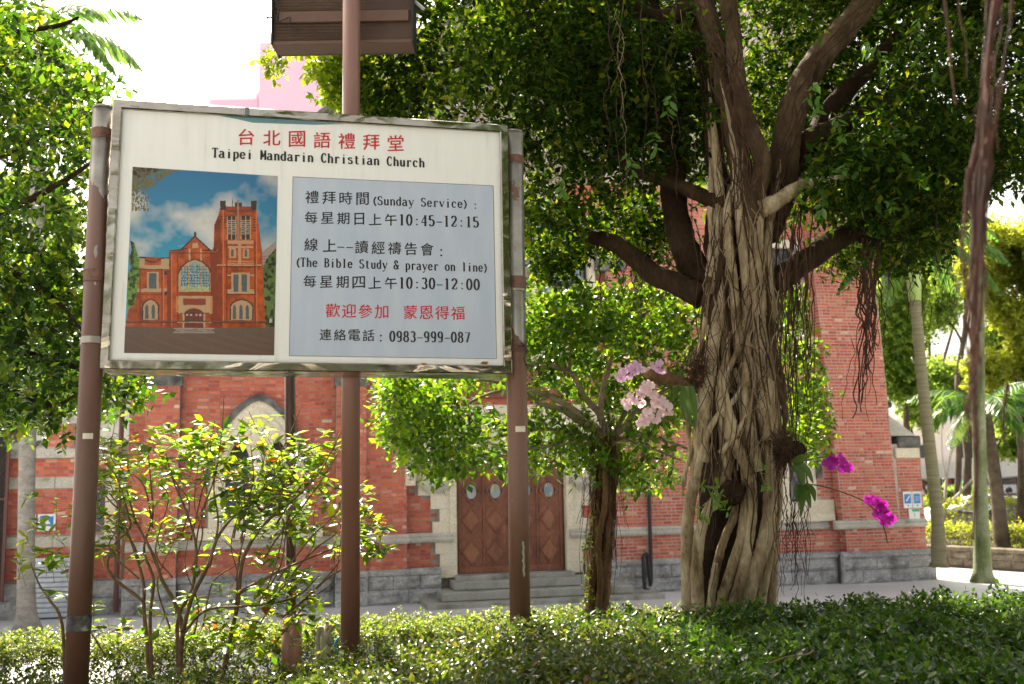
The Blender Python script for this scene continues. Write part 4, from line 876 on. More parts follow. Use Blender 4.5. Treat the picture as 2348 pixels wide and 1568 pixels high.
    for x0,x1 in ((880,920),(945,988)): poly(R_(x0,x1,906,1040),gl_,.3)
    poly(R_(208,298,888,1040),cr_,.1); poly(R_(222,280,898,1032),gl_,.3); poly(R_(130,372,1018,1045),cr_,.12); poly(R_(130,372,1060,1070),brd)
    poly(R_(340,370,880,910),dk_,.2); poly(R_(330,362,1040,1068),dk_,.2)
    def ar(cx,hw,zb,zs,za,c,v_=.1): poly([(cx-hw,zb),(cx-hw,zs),(cx-hw*.82,zs-(zs-za)*.45),(cx-hw*.45,zs-(zs-za)*.82),(cx,za),(cx+hw*.45,zs-(zs-za)*.82),(cx+hw*.82,zs-(zs-za)*.45),(cx+hw,zs),(cx+hw,zb)],c,v_)
    ar(578,140,1040,910,782,dk_); ar(578,128,1042,912,792,cr_); ar(578,112,1036,912,812,(.22,.34,.38),.9)
    for x in (530,624): poly(R_(x-6,x+6,822,1040),cr_,.08)
    for k in range(9): poly(R_(466,690,845+k*22,848+k*22),dk_)
    for k in range(10): poly(R_(474+k*24,477+k*24,850,1036),dk_)
    poly(R_(466,690,1000,1036),(.40,.42,.22),.6)
    for x0,x1,y0,y1 in ((378,392,735,1318),(440,450,735,1318),(700,716,740,1318),(716,748,740,1320),(822,834,640,1270),(1046,1058,640,1290),(318,328,870,1310),(362,378,870,1310),(150,160,860,1300)): poly(R_(x0,x1,y0,y1),(.24,.045,.018),.3)
    for x0,x1,y0,y1 in ((394,402,740,1315),(796,806,400,1300),(1060,1070,400,1290),(330,340,880,1300)): poly(R_(x0,x1,y0,y1),(.66,.17,.06),.2)
    for x0,x1,y0 in ((150,378,866),(830,1058,846),(380,740,736),(45,1150,1278),(830,1058,1060),(748,1105,842)): poly(R_(x0,x1,y0,y0+7),(.14,.03,.015),.3)
    poly(R_(458,694,1042,1070),brd,.25); poly(R_(448,716,1076,1210),cr_,.1); poly(R_(486,662,1094,1145),(.28,.05,.03),.1); poly(R_(430,446,1078,1200),(.62,.22,.06),.1); poly(R_(700,716,1090,1205),(.62,.22,.06),.1)
    ar(570,88,1322,1200,1158,cr_); ar(570,74,1322,1205,1168,(.17,.04,.03),.15)
    for x in (518,548,590,620): poly(R_(x-8,x+8,1214,1228),(.5,.45,.4),.3)
    poly(R_(496,646,1262,1266),dk_); poly(R_(568,571,1180,1320),dk_)
    poly(R_(460,690,1205,1210),dk_); poly(R_(440,710,1270,1282),cr_,.15)
    for cx,hw in ((235,56),(945,84)): ar(cx,hw+10,1262,1150,1095,dk_,.2); ar(cx,hw,1260,1155,1105,cr_,.08)
    for cx in (206,256,888,940,990): ar(cx,13,1252,1170,1140,gl_,.3)
    poly(R_(45,1150,1268,1276),(.13,.08,.06),.3); poly(R_(410,730,1322,1330),(.42,.34,.28)); poly(R_(425,715,1334,1342),(.40,.33,.27)); poly(R_(410,730,1348,1362),(.36,.29,.24))
    poly(R_(1165,1190,1250,1280),(.5,.5,.5),.3)
    poly([(78,640),(110,660),(150,800),(150,930),(110,1150),(55,1180),(62,900),(88,860),(70,780),(92,720)],(.12,.22,.035),.3,leaf=True)
    # leafy twigs at the top left
    for _ in range(620):
        a=r2.random(); 
        if r2.random()<.62: x=105+r2.random()*370*(1-a*.55); y=62+a*190*(1-(x-105)/520)+(x-100)*.02
        else: x=98+r2.random()**1.6*125; y=140+r2.random()*260
        w_=5+r2.random()*9; g=(.10+.12*r2.random(),.10+.07*r2.random(),.035)
        poly([(x,y-w_*.5),(x+w_*.5,y+w_*.4),(x-w_*.2,y+w_*1.7),(x-w_*.6,y+w_*.5)],g,.1)
    poly([(100,57),(330,72),(210,130),(120,150),(98,140)],(.10,.08,.035),.3,leaf=True)
    img*= (1-.22*np.abs(s-.5)**2*4*.5)[...,None]
    img*= .80*(1-.18*np.clip((t-.8)/.2,0,1))[...,None]
    return np.clip(img*(.96+.08*r2.random((Hh,W,1))),0,1),W,Hh
img,Wp,Hp=poster()
c4=[np.array(cr(286,394)),np.array(cr(1002,440)),np.array(cr(984,1325)),np.array(cr(243,1313))]
gx,gy=np.meshgrid(np.linspace(0,1,Wp+1),np.linspace(0,1,Hp+1)); gx=gx.ravel()[:,None];gy=gy.ravel()[:,None]
Q=c4[0]*(1-gx)*(1-gy)+c4[1]*gx*(1-gy)+c4[2]*gx*gy+c4[3]*(1-gx)*gy
V=np.stack([Q[:,0],np.full(len(Q),-.0065),Q[:,1]],1)
j,i=np.mgrid[0:Hp,0:Wp]; a=(j*(Wp+1)+i).ravel(); Fq=np.stack([a,a+Wp+1,a+Wp+2,a+1],1)
X_post,nt,b=newmat('printed_photo'); at_=N(nt,'ShaderNodeAttribute',attribute_name='print'); nt.links.new(at_.outputs['Color'],b.inputs['Base Color']); b.inputs['Roughness'].default_value=.25
po=sg('printed_photo',(V,Fq),X_post)
ca=po.data.color_attributes.new('print','FLOAT_COLOR','CORNER'); cc=np.repeat(np.concatenate([img.reshape(-1,3),np.ones((Wp*Hp,1))],1),4,axis=0)
ca.data.foreach_set('color',cc.astype(np.float32).ravel())
# dirt and the dead leaf on the frame edge
X_grime=m_noise('grime',[(.3,(.05,.06,.06)),(.7,(.16,.2,.2))],8,.9); X_dead=m_leaf('dead_leaf',[(0,(.22,.08,.03)),(1,(.30,.14,.06))],[(0,(.5,.2,.08)),(1,(.5,.25,.1))],.3,.7,island=False)
gz=[cr(700,152),cr(860,172),cr(1230,188),cr(1100,176),cr(860,160)]
sg('blue_grey_stain',strip([cr(720,143),cr(870,152),cr(1330,182),cr(1180,186),cr(880,176),cr(800,158)],-.0058,-.0045),m_plain('blue_grey_sealant',(.12,.25,.30),.6))
q=cr(852,128); sg('rust_spot',strip([(q[0]-.012,q[1]-.022),(q[0]+.012,q[1]-.022),(q[0]+.012,q[1]+.022),(q[0]-.012,q[1]+.022)],-.034,-.0305),X_grime)
for x,y,s in ((2018,1370,.5),(1720,1374,.35)):
    q=cr(x,y); tag(obj('fallen_leaf',((np.array([(-.05*s,0,0),(-.01,-.004,.03*s),(.05*s,-.002,.025*s),(.03*s,-.006,-.005)])@np.array([sax,-snr,[0,0,1]]))+SO+sax*q[0]+np.array([0,0,q[1]])+snr*.035,[(0,1,2,3)]),X_dead),('curled brown leaf lodged at the lower right corner of the notice board' if x>2000 else 'thin brown leaf lodged on the lower frame of the notice board left of the corner'),'leaf')
# ================================================================ POSTS
def m_post(name,z0,z1,lo=.55,shade=1.):
    """brown painted steel pipe, paint peeled to bare metal between heights z0..z1"""
    m,nt,b=newmat(name); v=coords(nt); k=tuple
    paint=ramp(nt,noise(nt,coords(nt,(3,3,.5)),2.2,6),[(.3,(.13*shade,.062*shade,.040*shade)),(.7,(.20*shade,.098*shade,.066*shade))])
    metal=ramp(nt,noise(nt,v,6,4),[(.3,(.25,.22,.18)),(.7,(.50,.48,.44))])
    sx=N(nt,'ShaderNodeSeparateXYZ'); nt.links.new(v,sx.inputs[0])
    mr=N(nt,'ShaderNodeMapRange'); mr.inputs[1].default_value=z0; mr.inputs[2].default_value=z1; nt.links.new(sx.outputs[2],mr.inputs[0])
    nz=noise(nt,coords(nt,(1,1,.45)),7,6,.6); ad=N(nt,'ShaderNodeMath',operation='MULTIPLY_ADD'); nt.links.new(mr.outputs[0],ad.inputs[0]); ad.inputs[1].default_value=.38; nt.links.new(nz,ad.inputs[2])
    th=N(nt,'ShaderNodeMath',operation='GREATER_THAN'); nt.links.new(ad.outputs[0],th.inputs[0]); th.inputs[1].default_value=.78
    sc2=noise(nt,coords(nt,(1,1,.6)),16,5,.7); th2=N(nt,'ShaderNodeMath',operation='GREATER_THAN'); nt.links.new(sc2,th2.inputs[0]); th2.inputs[1].default_value=.70
    mx_=N(nt,'ShaderNodeMath',operation='MAXIMUM'); nt.links.new(th.outputs[0],mx_.inputs[0]); nt.links.new(th2.outputs[0],mx_.inputs[1])
    nt.links.new(mix(nt,paint,metal,mx_.outputs[0]),b.inputs['Base Color']); 
    r=N(nt,'ShaderNodeMapRange'); nt.links.new(mx_.outputs[0],r.inputs[0]); r.inputs[3].default_value=.42; r.inputs[4].default_value=.3; nt.links.new(r.outputs[0],b.inputs['Roughness'])
    ml=N(nt,'ShaderNodeMath',operation='MULTIPLY'); nt.links.new(mx_.outputs[0],ml.inputs[0]); ml.inputs[1].default_value=.7; nt.links.new(ml.outputs[0],b.inputs['Metallic'])
    bump(nt,b,noise(nt,v,25,4),.12,.003); return m
def postpts(pts,Y): return [at(x,y,Y) for x,y in pts]
# left post
lp=at(176,1530,5.30); lt=at(238,250,5.52)
d=(lt-lp); lb=lp-d*((lp[2]-BED)/d[2]); 
L=empty('sign_post',tuple(lb),'thick brown post at the left end of the notice board with peeling paint','post')
LR=.060
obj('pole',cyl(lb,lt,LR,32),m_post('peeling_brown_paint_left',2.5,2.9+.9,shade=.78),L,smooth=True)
ax=d/np.linalg.norm(d)
def onp(y,A=lb,D=ax,Y0=None):
    # point of the post axis seen at row y
    lo,hi=0.,5.
    for _ in range(40):
        mid=(lo+hi)/2
        if proj(A+D*mid)[1]>y: lo=mid
        else: hi=mid
    return A+D*lo
def ring(parent,y0,y1,A,D,r,m,name='clamp_band'): return obj(name,cyl(onp(y1,A,D),onp(y0,A,D),r,32),m,parent,smooth=False)
X_tape=m_noise('black_tape',[(.42,(.03,.03,.032)),(.55,(.10,.10,.10)),(.62,(.34,.32,.30))],9,.6,.2,.003); X_band=m_plain('bare_metal_band',(.42,.38,.33),.35,.8); X_brn=m_noise('rusty_brown_band',[(.3,(.10,.05,.03)),(.7,(.22,.12,.09))],20,.6)
ring(L,248,252,lb,ax,LR+.002,X_band,'cap'); ring(L,300,322,lb,ax,LR+.003,X_brn); ring(L,622,648,lb,ax,LR+.004,X_brn); ring(L,775,790,lb,ax,LR+.004,X_band); ring(L,1411,1446,lb,ax,LR+.002,X_tape,'black_tape')
def lab(parent,y0,y1,A,D,r,w0,w1,m):
    p0,p1=onp(y1,A,D),onp(y0,A,D); V=[];Fc=[]
    view=-(p0-_C); view[2]=0; a0=math.atan2(view[1],view[0])
    for i,t in enumerate(np.linspace(w0,w1,8)):
        o_=np.array([math.cos(a0+t),math.sin(a0+t),0])*(r+.0015); V+=[p0+o_,p1+o_]
    return obj('paper_label',(V,[(2*i,2*i+2,2*i+3,2*i+1) for i in range(7)]),m,parent)
lab(L,994,1007,lb,ax,LR,-.45,.42,X_label)
# right post
rb0=at(1192,1412,5.95); rt0=at(1176,303,5.95); d=rt0-rb0; rb=rb0-d*((rb0[2]-BED)/d[2]); axr=d/np.linalg.norm(d)
Rp=empty('sign_post',tuple(rb),'thick brown post at the right end of the notice board with a bare shiny top','post')
RR=.061
obj('pole',cyl(rb,rt0,RR,32),m_post('peeling_brown_paint_right',2.35,2.75),Rp,smooth=True)
ring(Rp,303,306,rb,axr,RR+.002,X_band,'cap'); ring(Rp,360,376,rb,axr,RR+.003,X_brn); ring(Rp,636,662,rb,axr,RR+.004,X_brn); ring(Rp,664,669,rb,axr,RR+.003,X_band); ring(Rp,790,808,rb,axr,RR+.004,X_brn)
q=onp(800,rb,axr)
obj('strap_buckle',tubes([(catmull([q+[.03,-.06,.03],q+[.06,-.05,-.02],q+[.045,-.07,-.06],q+[.06,-.05,-.11]],10),.006,dict(sides=5)),(catmull([q+[.01,-.065,.01],q+[.05,-.075,.0],q+[.06,-.05,.03]],8),.006,dict(sides=5))]),X_dkmetal,Rp)
lab(Rp,978,991,rb,axr,RR,-.18,.85,X_label)
X_peel=m_plain('exposed_primer',(.30,.34,.26),.6)
p0=onp(1280,rb,axr); V=[];Fc=[]; view=-(p0-_C); a0=math.atan2(view[1],view[0])
for i,z in enumerate(np.linspace(-.10,.10,14)):
    c_=.42+.05*math.sin(i*1.9); w_=.06+.07*abs(math.sin(i*1.3)); o1=np.array([math.cos(a0+c_-w_),math.sin(a0+c_-w_),0]);o2=np.array([math.cos(a0+c_+w_),math.sin(a0+c_+w_),0]); V+=[p0+o1*(RR+.0012)+[0,0,z],p0+o2*(RR+.0012)+[0,0,z]]
obj('peeled_patch',(V,[(2*i,2*i+1,2*i+3,2*i+2) for i in range(13)]),X_peel,Rp)
# centre pole with cabinet
cb=at(803,1480,6.35); ct=at(806,-420,6.35); d=ct-cb; cb=cb-d*((cb[2]-BED)/d[2]); axc=d/np.linalg.norm(d)
Cp=empty('lamp_pole',tuple(cb),'slim plain brown pole passing behind the middle of the notice board','pole')
X_pole,nt,b=newmat('smooth_brown_paint'); c=ramp(nt,noise(nt,coords(nt,(2,2,.4)),2,5),[(.3,(.20,.095,.068)),(.7,(.26,.13,.095))]); nt.links.new(c,b.inputs['Base Color']); b.inputs['Roughness'].default_value=.38
obj('pole',cyl(cb,ct,.0585,32),X_pole,Cp,smooth=True)
X_cab=m_noise('brown_corrugated_sheet',[(.3,(.055,.032,.022)),(.7,(.10,.062,.045))],2.5,.5,.1,.003,4); X_cabb=m_noise('brown_flat_bar',[(.3,(.12,.07,.05)),(.7,(.17,.10,.075))],2.5,.5)
a_=at(627,99,6.6); b__=at(944,113,6.6); top=at(627,-330,6.6)[2]
cabn=empty('metal_cabinet',tuple((a_+b__)/2),'brown ribbed back of a metal cabinet fixed high on the centre pole','cabinet')
wd=b__[0]-a_[0]; zt=a_[2]
n=int((top-zt)/.011); V=[];Fc=[]
for i in range(n+1):
    z=zt+i*(top-zt)/n; y_=6.6+(.004 if i%2 else -.004)
    V+=[(a_[0],y_,z),(b__[0],y_+.02,z+0)]
for i in range(n): Fc.append((2*i,2*i+1,2*i+3,2*i+2))
obj('ribbed_sheet',(V,Fc),X_cab,cabn)
for y0,y1 in ((30,55),(-110,-85),(-250,-225)):
    z0=at(640,y1,6.6)[2];z1=at(640,y0,6.6)[2]; obj('flat_bar',bevbox(a_[0]+.04,b__[0]-.02,6.578,6.592,z0,z1,.003),X_cabb,cabn)
obj('bottom_lip',bevbox(a_[0]-.004,b__[0]+.004,6.58,6.75,zt-.02,zt+.006,.004),X_cabb,cabn); obj('box_body',boxg(a_[0],b__[0],6.612,6.80,zt-.01,top),X_cab,cabn)
for xx_ in (a_[0]-.012,b__[0]+.002): obj('edge_strip',bevbox(xx_,xx_+.012,6.57,6.82,zt-.02,top,.003),X_dkmetal,cabn)
c=at(622,40,6.6); obj('side_bolt',tubes([(np.array([c+[-.03,0,0],c+[.01,0,0]]),.006,dict(sides=6)),(np.array([c+[-.032,0,0],c+[-.028,0,0]]),.018,dict(sides=8))]),X_dkmetal,cabn)
obj('cable',tube(catmull([at(632,0,6.56),at(640,20,6.56),at(634,50,6.56),at(650,45,6.56),at(664,40,6.56),at(665,62,6.56),at(680,72,6.56)],30),.0045,6),X_dkmetal,cabn)
obj('side_arm',tube([at(952,-40,6.7),at(950,5,6.7),at(972,25,6.7)],.02,6),X_band,cabn)
# second dark pole with base sleeve
sb_=at(667,1500,8.5); st_=at(664,640,8.5); d=st_-sb_; sb_=sb_-d*((sb_[2]-BED)/d[2])
Dp=empty('lamp_pole',tuple(sb_),'thin dark brown pole with a wide base sleeve behind the leafy shrub','pole')
obj('pole',cyl(sb_,st_,.045,24),m_plain('dark_brown_paint',(.10,.055,.045),.4),Dp,smooth=True)
slv=at(667,1408,8.5); slv[0]=sb_[0]; obj('base_sleeve',cyl(sb_,slv,.083,24),X_pole,Dp,smooth=True)
for y in (1427,1478): q=at(668,y,8.41); obj('bolt',cyl(q+[0,-.01,0],q,.009,8),X_band,Dp)
# irrigation pipes
def pt(x,y,Y=8.2): return at(x,y,Y)
pp=empty('water_pipe',tuple(gnd(745,1500,BED)),'pale grey looped water pipes standing in front of the low hedge','pipe')
obj('left_riser',tube(catmull([pt(728,1560),pt(729,1490),pt(729,1455),pt(734,1440),pt(741,1446),pt(742,1470),pt(742,1560)],24),.021,10),X_pvc,pp,smooth=True)
obj('main_riser',tube([pt(751,1560),pt(750,1432)],.026,12),X_pvc,pp,smooth=True); obj('collar',cyl(pt(751,1475),pt(751,1440),.034,12),X_pvc,pp,smooth=True); obj('cap',cyl(pt(750,1436),pt(750,1424),.016,10),X_pvc,pp)
obj('spout',tube(catmull([pt(757,1445),pt(762,1434),pt(772,1432),pt(780,1444),pt(785,1458)],16),.024,10),X_pvc,pp,smooth=True)
obj('blue_hose',tube(catmull([pt(778,1460),pt(768,1475),pt(772,1492),pt(782,1505),pt(785,1530)],16),.009,6),m_plain('blue_hose_plastic',(.08,.35,.5),.4),pp,smooth=True)
# ================================================================ FOLIAGE TOOLS
def unit(v): return v/(np.linalg.norm(v,axis=-1,keepdims=True)+1e-9)
def leafmesh(P,D,Nn,L,Wd,big=False,curl=.25):
    """one folded leaf per point: P base, D direction, Nn face normal, L length, Wd half width"""
    n=len(P); D=unit(D); S=unit(np.cross(D,Nn)); Nn=np.cross(S,D); L=np.broadcast_to(L,(n,))[:,None]; Wd=np.broadcast_to(Wd,(n,))[:,None]
    c=curl*L
    if not big:
        V=np.stack([P,P+D*L*.45+S*Wd-Nn*c*.15,P+D*L-Nn*c*.55,P+D*L*.45-S*Wd-Nn*c*.15,P+D*L*.48-Nn*(c*.15+Wd*.35)],1).reshape(-1,3)
        a=np.arange(n)[:,None]*5; Fq=np.concatenate([a+[0,1,4],a+[1,2,4],a+[2,3,4],a+[3,0,4]],1).reshape(-1,3)
        return V,Fq
    V=np.stack([P,P+D*L*.25+S*Wd*.8,P+D*L*.6+S*Wd*.9-Nn*c*.12,P+D*L-Nn*c*.6,P+D*L*.6-S*Wd*.9-Nn*c*.12,P+D*L*.25-S*Wd*.8,P+D*L*.25-Nn*Wd*.3,P+D*L*.6-Nn*(c*.12+Wd*.32)],1).reshape(-1,3)
    a=np.arange(n)[:,None]*8
    Fq=np.concatenate([a+[0,1,6],a+[1,2,7],a+[1,7,6],a+[2,3,7],a+[3,4,7],a+[4,5,6],a+[4,6,7],a+[5,0,6]],1).reshape(-1,3)
    return V,Fq
def rdir(n): return unit(rng.normal(size=(n,3)))
def sprigs(C_,T,nl,tl,L,W,up=.3,spread=.9,big=False,curl=.25,jit=.35,flat=False):
    """leafy twigs: C_ twig starts, T twig directions, nl leaves each along length tl. returns leaves and twig ends"""
    n=len(C_); T=unit(T); k=np.arange(nl)
    tl=np.broadcast_to(tl,(n,))
    t=(k[None,:]+.6)/nl*tl[:,None]
    P=C_[:,None,:]+T[:,None,:]*t[:,:,None]
    ref=rdir(n); A=unit(np.cross(T,ref)); B=np.cross(T,A)
    th=(k[None,:]*2.4+rng.random((n,1))*6.28)
    side=A[:,None,:]*np.cos(th)[:,:,None]+B[:,None,:]*np.sin(th)[:,:,None]
    D=T[:,None,:]*.55+side*spread+rng.normal(size=(n,nl,3))*jit; D[:,:,2]-=.12
    Nn=np.zeros((n,nl,3)); Nn[...,2]=1; Nn=Nn*(.6+up)+rng.normal(size=(n,nl,3))*(.55 if not flat else .30)
    if flat: D[:,:,2]*=.45
    LL=L*(.5+.75*rng.random((n,nl)))
    return leafmesh(P.reshape(-1,3),D.reshape(-1,3),Nn.reshape(-1,3),LL.ravel(),(LL*W).ravel(),big,curl)
def twigmesh(C_,T,tl,r):
    n=len(C_); T=unit(T); tl=np.broadcast_to(tl,(n,))[:,None]; A=unit(np.cross(T,rdir(n))); B=np.cross(T,A); V=[]
    for (q,rr) in ((0,1),(1,.5)):
        for a in (0,2.1,4.2): V.append(C_+T*tl*q+(A*math.cos(a)+B*math.sin(a))*r*rr)
    V=np.stack(V,1).reshape(-1,3); a=np.arange(n)[:,None]*6
    return V,np.concatenate([a+[0,1,4,3],a+[1,2,5,4],a+[2,0,3,5]],1).reshape(-1,4)
def n3(P,s,seed=0):
    P=np.asarray(P)*s+seed*7.3
    return (np.sin(P[:,0]*1.7+np.sin(P[:,1]*1.3+seed)*1.5)+np.sin(P[:,1]*1.9+np.sin(P[:,2]*1.1)*1.4)+np.sin(P[:,2]*2.1+np.sin(P[:,0]*1.5)*1.3))/3
def inpoly(poly,x,y):
    m=np.zeros(len(x),bool); n=len(poly)
    for i in range(n):
        x1,y1=poly[i];x2,y2=poly[(i+1)%n]
        if y1==y2: continue
        m^=((y1>y)!=(y2>y))&(x<(x2-x1)*(y-y1)/(y2-y1)+x1)
    return m
def atv(x,y,Y):
    d=_f[None]+_R[None]*((x-1173.5)/F)[:,None]-_U[None]*((y-784)/F)[:,None]
    return _C+d*(Y/d[:,1])[:,None]
def volume(poly,Y0,Y1,n,ns=1.3,th=-.1,seed=0,edge=0):
    """points through the real volume of a crown whose outline is known"""
    xs_=[p[0] for p in poly]; ys_=[p[1] for p in poly]; out=[];tot=0
    while tot<n:
        x=rng.uniform(min(xs_),max(xs_),n*3); y=rng.uniform(min(ys_),max(ys_),n*3); m=inpoly(poly,x+rng.normal(size=n*3)*edge,y+rng.normal(size=n*3)*edge)
        x,y=x[m],y[m]; Y=rng.uniform(Y0,Y1,len(x)); P=atv(x,y,Y); k=n3(P,ns,seed)>th+rng.normal(size=len(P))*.25; out.append(P[k]); tot+=k.sum()
    return np.concatenate(out)[:n]
def join(parts):
    V=[];Fc=[];k=0
    for v,f in parts: V.append(v);Fc.append(f+k);k+=len(v)
    return np.concatenate(V),np.concatenate(Fc)
def blob(c,r,n,seed=0,ns=1.6,th=-.25,shell=.35):
    out=[];tot=0
    while tot<n:
        d=rdir(n*2); q=(rng.random(n*2)**shell)[:,None]; P=np.array(c)+d*q*np.array(r); k=n3(P,ns,seed)>th; out.append(P[k]);tot+=k.sum()
    return np.concatenate(out)[:n]
def PP(pts,Y): 
    if np.ndim(Y)==0: Y=[Y]*len(pts)
    Y=np.interp(np.linspace(0,1,len(pts)),np.linspace(0,1,len(Y)),Y)
    return [at(x,y,Yi) for (x,y),Yi in zip(pts,Y)]
def limb(name,pts,Y,w0,w1,m,parent,sides=10,n=None,lump=.06,tip=0):
    P=PP(pts,Y); Ym=np.mean(Y); n=n or 6*len(pts)
    C_=catmull(P,n); rr=np.linspace(w0/2*Ym/F,w1/2*Ym/F,n)*(1-(np.linspace(0,1,n).clip(1-tip,1)-(1-tip))/max(tip,1e-6)*.92 if tip else 1); return obj(name,tube(C_,rr,sides,lump=lump),m,parent,smooth=True)
# ================================================================ BANYAN
base=gnd(1678,1500,BED); YB=7.7
base=at(1678,1500,YB); base[2]=BED
ban=empty('banyan_tree',tuple(base),'big banyan with a trunk of twisted pale roots right of the notice board','tree')
def bl(y): # row of the trunk foot
    return proj(np.array([base[0],YB,BED-.1]))[1]
FT=1640
core=[(1672,FT),(1672,1400),(1678,1200),(1690,1000),(1700,850),(1700,700),(1690,600),(1685,500),(1690,420)]
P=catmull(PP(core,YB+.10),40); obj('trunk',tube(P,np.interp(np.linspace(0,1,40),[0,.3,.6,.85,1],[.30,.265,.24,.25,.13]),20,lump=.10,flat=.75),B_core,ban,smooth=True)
# fused aerial roots that make up the trunk: (points, width px, distance)
ST=[([(1578,FT),(1578,1400),(1574,1280),(1578,1180),(1592,1100),(1600,1030),(1606,950),(1622,870),(1636,780),(1645,700)],30,22,7.50),
([(1602,FT),(1600,1400),(1598,1290),(1606,1215),(1626,1165),(1655,1120),(1668,1050),(1664,980),(1650,900)],30,18,7.42),
([(1622,FT),(1628,1410),(1640,1310),(1662,1230),(1684,1180),(1690,1120)],20,18,7.38),
([(1648,FT),(1650,1410),(1672,1320),(1697,1240),(1706,1170),(1700,1100)],26,22,7.36),
([(1668,FT),(1676,1415),(1694,1340),(1716,1240),(1724,1150),(1714,1080),(1690,1035),(1662,985),(1646,940),(1640,880)],26,20,7.34),
([(1690,FT),(1700,1430),(1728,1320),(1756,1225),(1765,1150),(1762,1050),(1768,960),(1757,850),(1748,750),(1742,650)],36,28,7.40),
([(1776,FT),(1768,1420),(1772,1300),(1776,1200),(1784,1120),(1782,1000),(1776,900)],26,18,7.55),
([(1740,FT),(1745,1400),(1756,1320),(1770,1240),(1775,1180)],24,16,7.5),
([(1610,1060),(1606,990),(1612,930),(1624,860),(1634,790),(1650,700),(1656,640)],36,30,7.36),
([(1722,1110),(1702,1050),(1672,985),(1652,905),(1662,830),(1672,760)],26,22,7.34),
([(1740,1080),(1722,1000),(1712,900),(1710,780),(1712,660),(1700,560),(1692,470),(1686,380),(1672,280),(1650,180)],30,16,7.34),
([(1758,1010),(1742,920),(1736,800),(1746,700),(1738,600),(1742,500),(1746,420),(1728,330),(1700,240)],28,16,7.36),
([(1664,900),(1660,790),(1650,660),(1640,560),(1650,470),(1644,380),(1634,280),(1622,180)],30,18,7.46),
([(1640,700),(1628,640),(1636,560),(1630,480),(1632,380),(1620,260)],26,14,7.52),
([(1780,1000),(1772,880),(1768,760),(1765,640),(1760,540),(1780,440),(1792,340)],28,16,7.5),
([(1595,1100),(1612,1020),(1640,960),(1680,920),(1700,880)],16,12,7.32),
([(1650,1040),(1690,990),(1720,930),(1730,860)],14,10,7.30),
([(1690,1000),(1660,880),(1690,800),(1680,700)],16,12,7.30),
([(1640,1290),(1630,1350),(1625,1400),(1600,1480)],12,10,7.30),
([(1700,830),(1690,760),(1680,640),(1670,560),(1668,480),(1690,400),(1688,320)],26,16,7.34),
([(1722,760),(1726,650),(1718,560),(1716,460),(1736,390),(1726,330)],22,16,7.36)]
for pts,w0,w1,Y in ST: limb('fused_root',pts,Y,w0,w1,B_ban,ban,12,lump=.10,tip=.22)
for k in range(30):          # thinner darker roots filling the furrows between them
    x0=rng.uniform(1590,1772); y0=rng.uniform(420,1050); n_=rng.integers(4,7); ys=np.linspace(y0,min(1130,y0+rng.uniform(260,620)),n_); xs_=x0+(1678-x0)*np.clip((900-ys)/900,-.1,.45)+np.cumsum(rng.normal(size=n_)*9)
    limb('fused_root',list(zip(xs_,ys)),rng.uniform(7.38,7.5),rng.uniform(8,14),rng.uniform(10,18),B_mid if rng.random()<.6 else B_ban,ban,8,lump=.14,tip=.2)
kn=at(1683,1128,7.28); obj('cut_knot',tube([kn+[0,.12,-.01],kn+[0,.02,0],kn],[.10,.085,.07],16,lump=.08),B_dark,ban)
obj('cut_knot',tube([kn+[.01,.0,-.01],kn+[.01,-.006,0]],[.055,.05],14,lump=.1),B_core,ban)
# limbs
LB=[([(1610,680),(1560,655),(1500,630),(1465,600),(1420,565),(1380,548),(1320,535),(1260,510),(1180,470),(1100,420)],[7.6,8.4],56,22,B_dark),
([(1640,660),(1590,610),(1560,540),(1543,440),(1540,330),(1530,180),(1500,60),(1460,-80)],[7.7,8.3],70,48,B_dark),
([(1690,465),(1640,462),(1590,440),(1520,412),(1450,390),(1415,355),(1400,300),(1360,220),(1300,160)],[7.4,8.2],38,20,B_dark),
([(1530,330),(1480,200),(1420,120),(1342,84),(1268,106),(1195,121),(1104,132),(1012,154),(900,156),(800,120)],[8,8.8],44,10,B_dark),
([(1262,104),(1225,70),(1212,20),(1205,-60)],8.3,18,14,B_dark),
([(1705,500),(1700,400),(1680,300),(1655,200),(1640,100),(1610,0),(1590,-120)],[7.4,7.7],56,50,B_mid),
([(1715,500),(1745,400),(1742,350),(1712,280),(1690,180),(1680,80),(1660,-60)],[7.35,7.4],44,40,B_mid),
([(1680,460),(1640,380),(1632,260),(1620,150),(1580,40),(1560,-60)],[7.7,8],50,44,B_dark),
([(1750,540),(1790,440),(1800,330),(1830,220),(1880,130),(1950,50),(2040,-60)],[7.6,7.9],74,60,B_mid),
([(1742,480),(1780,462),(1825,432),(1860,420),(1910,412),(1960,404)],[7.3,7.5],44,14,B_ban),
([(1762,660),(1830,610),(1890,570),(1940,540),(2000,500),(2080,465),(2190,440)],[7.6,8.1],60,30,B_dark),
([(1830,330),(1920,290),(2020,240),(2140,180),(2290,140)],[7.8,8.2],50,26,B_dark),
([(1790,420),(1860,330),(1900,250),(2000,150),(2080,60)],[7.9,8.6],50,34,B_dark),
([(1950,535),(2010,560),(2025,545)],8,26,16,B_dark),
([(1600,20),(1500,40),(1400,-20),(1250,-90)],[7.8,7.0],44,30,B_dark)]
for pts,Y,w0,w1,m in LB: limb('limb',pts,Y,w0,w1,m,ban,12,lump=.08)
limb('cut_branch',[(1620,893),(1585,884),(1545,870),(1512,868),(1484,853)],[7.5,7.2],30,26,m_noise('cut_branch_bark',[(.3,(.13,.07,.035)),(.7,(.26,.15,.08))],9,.85,.5,.008,5,fine=40),ban,12)
limb('rotten_stub',[(1775,1060),(1800,1040),(1822,1030),(1836,1036)],[7.5,7.3],40,30,B_dark,ban,10,lump=.35)
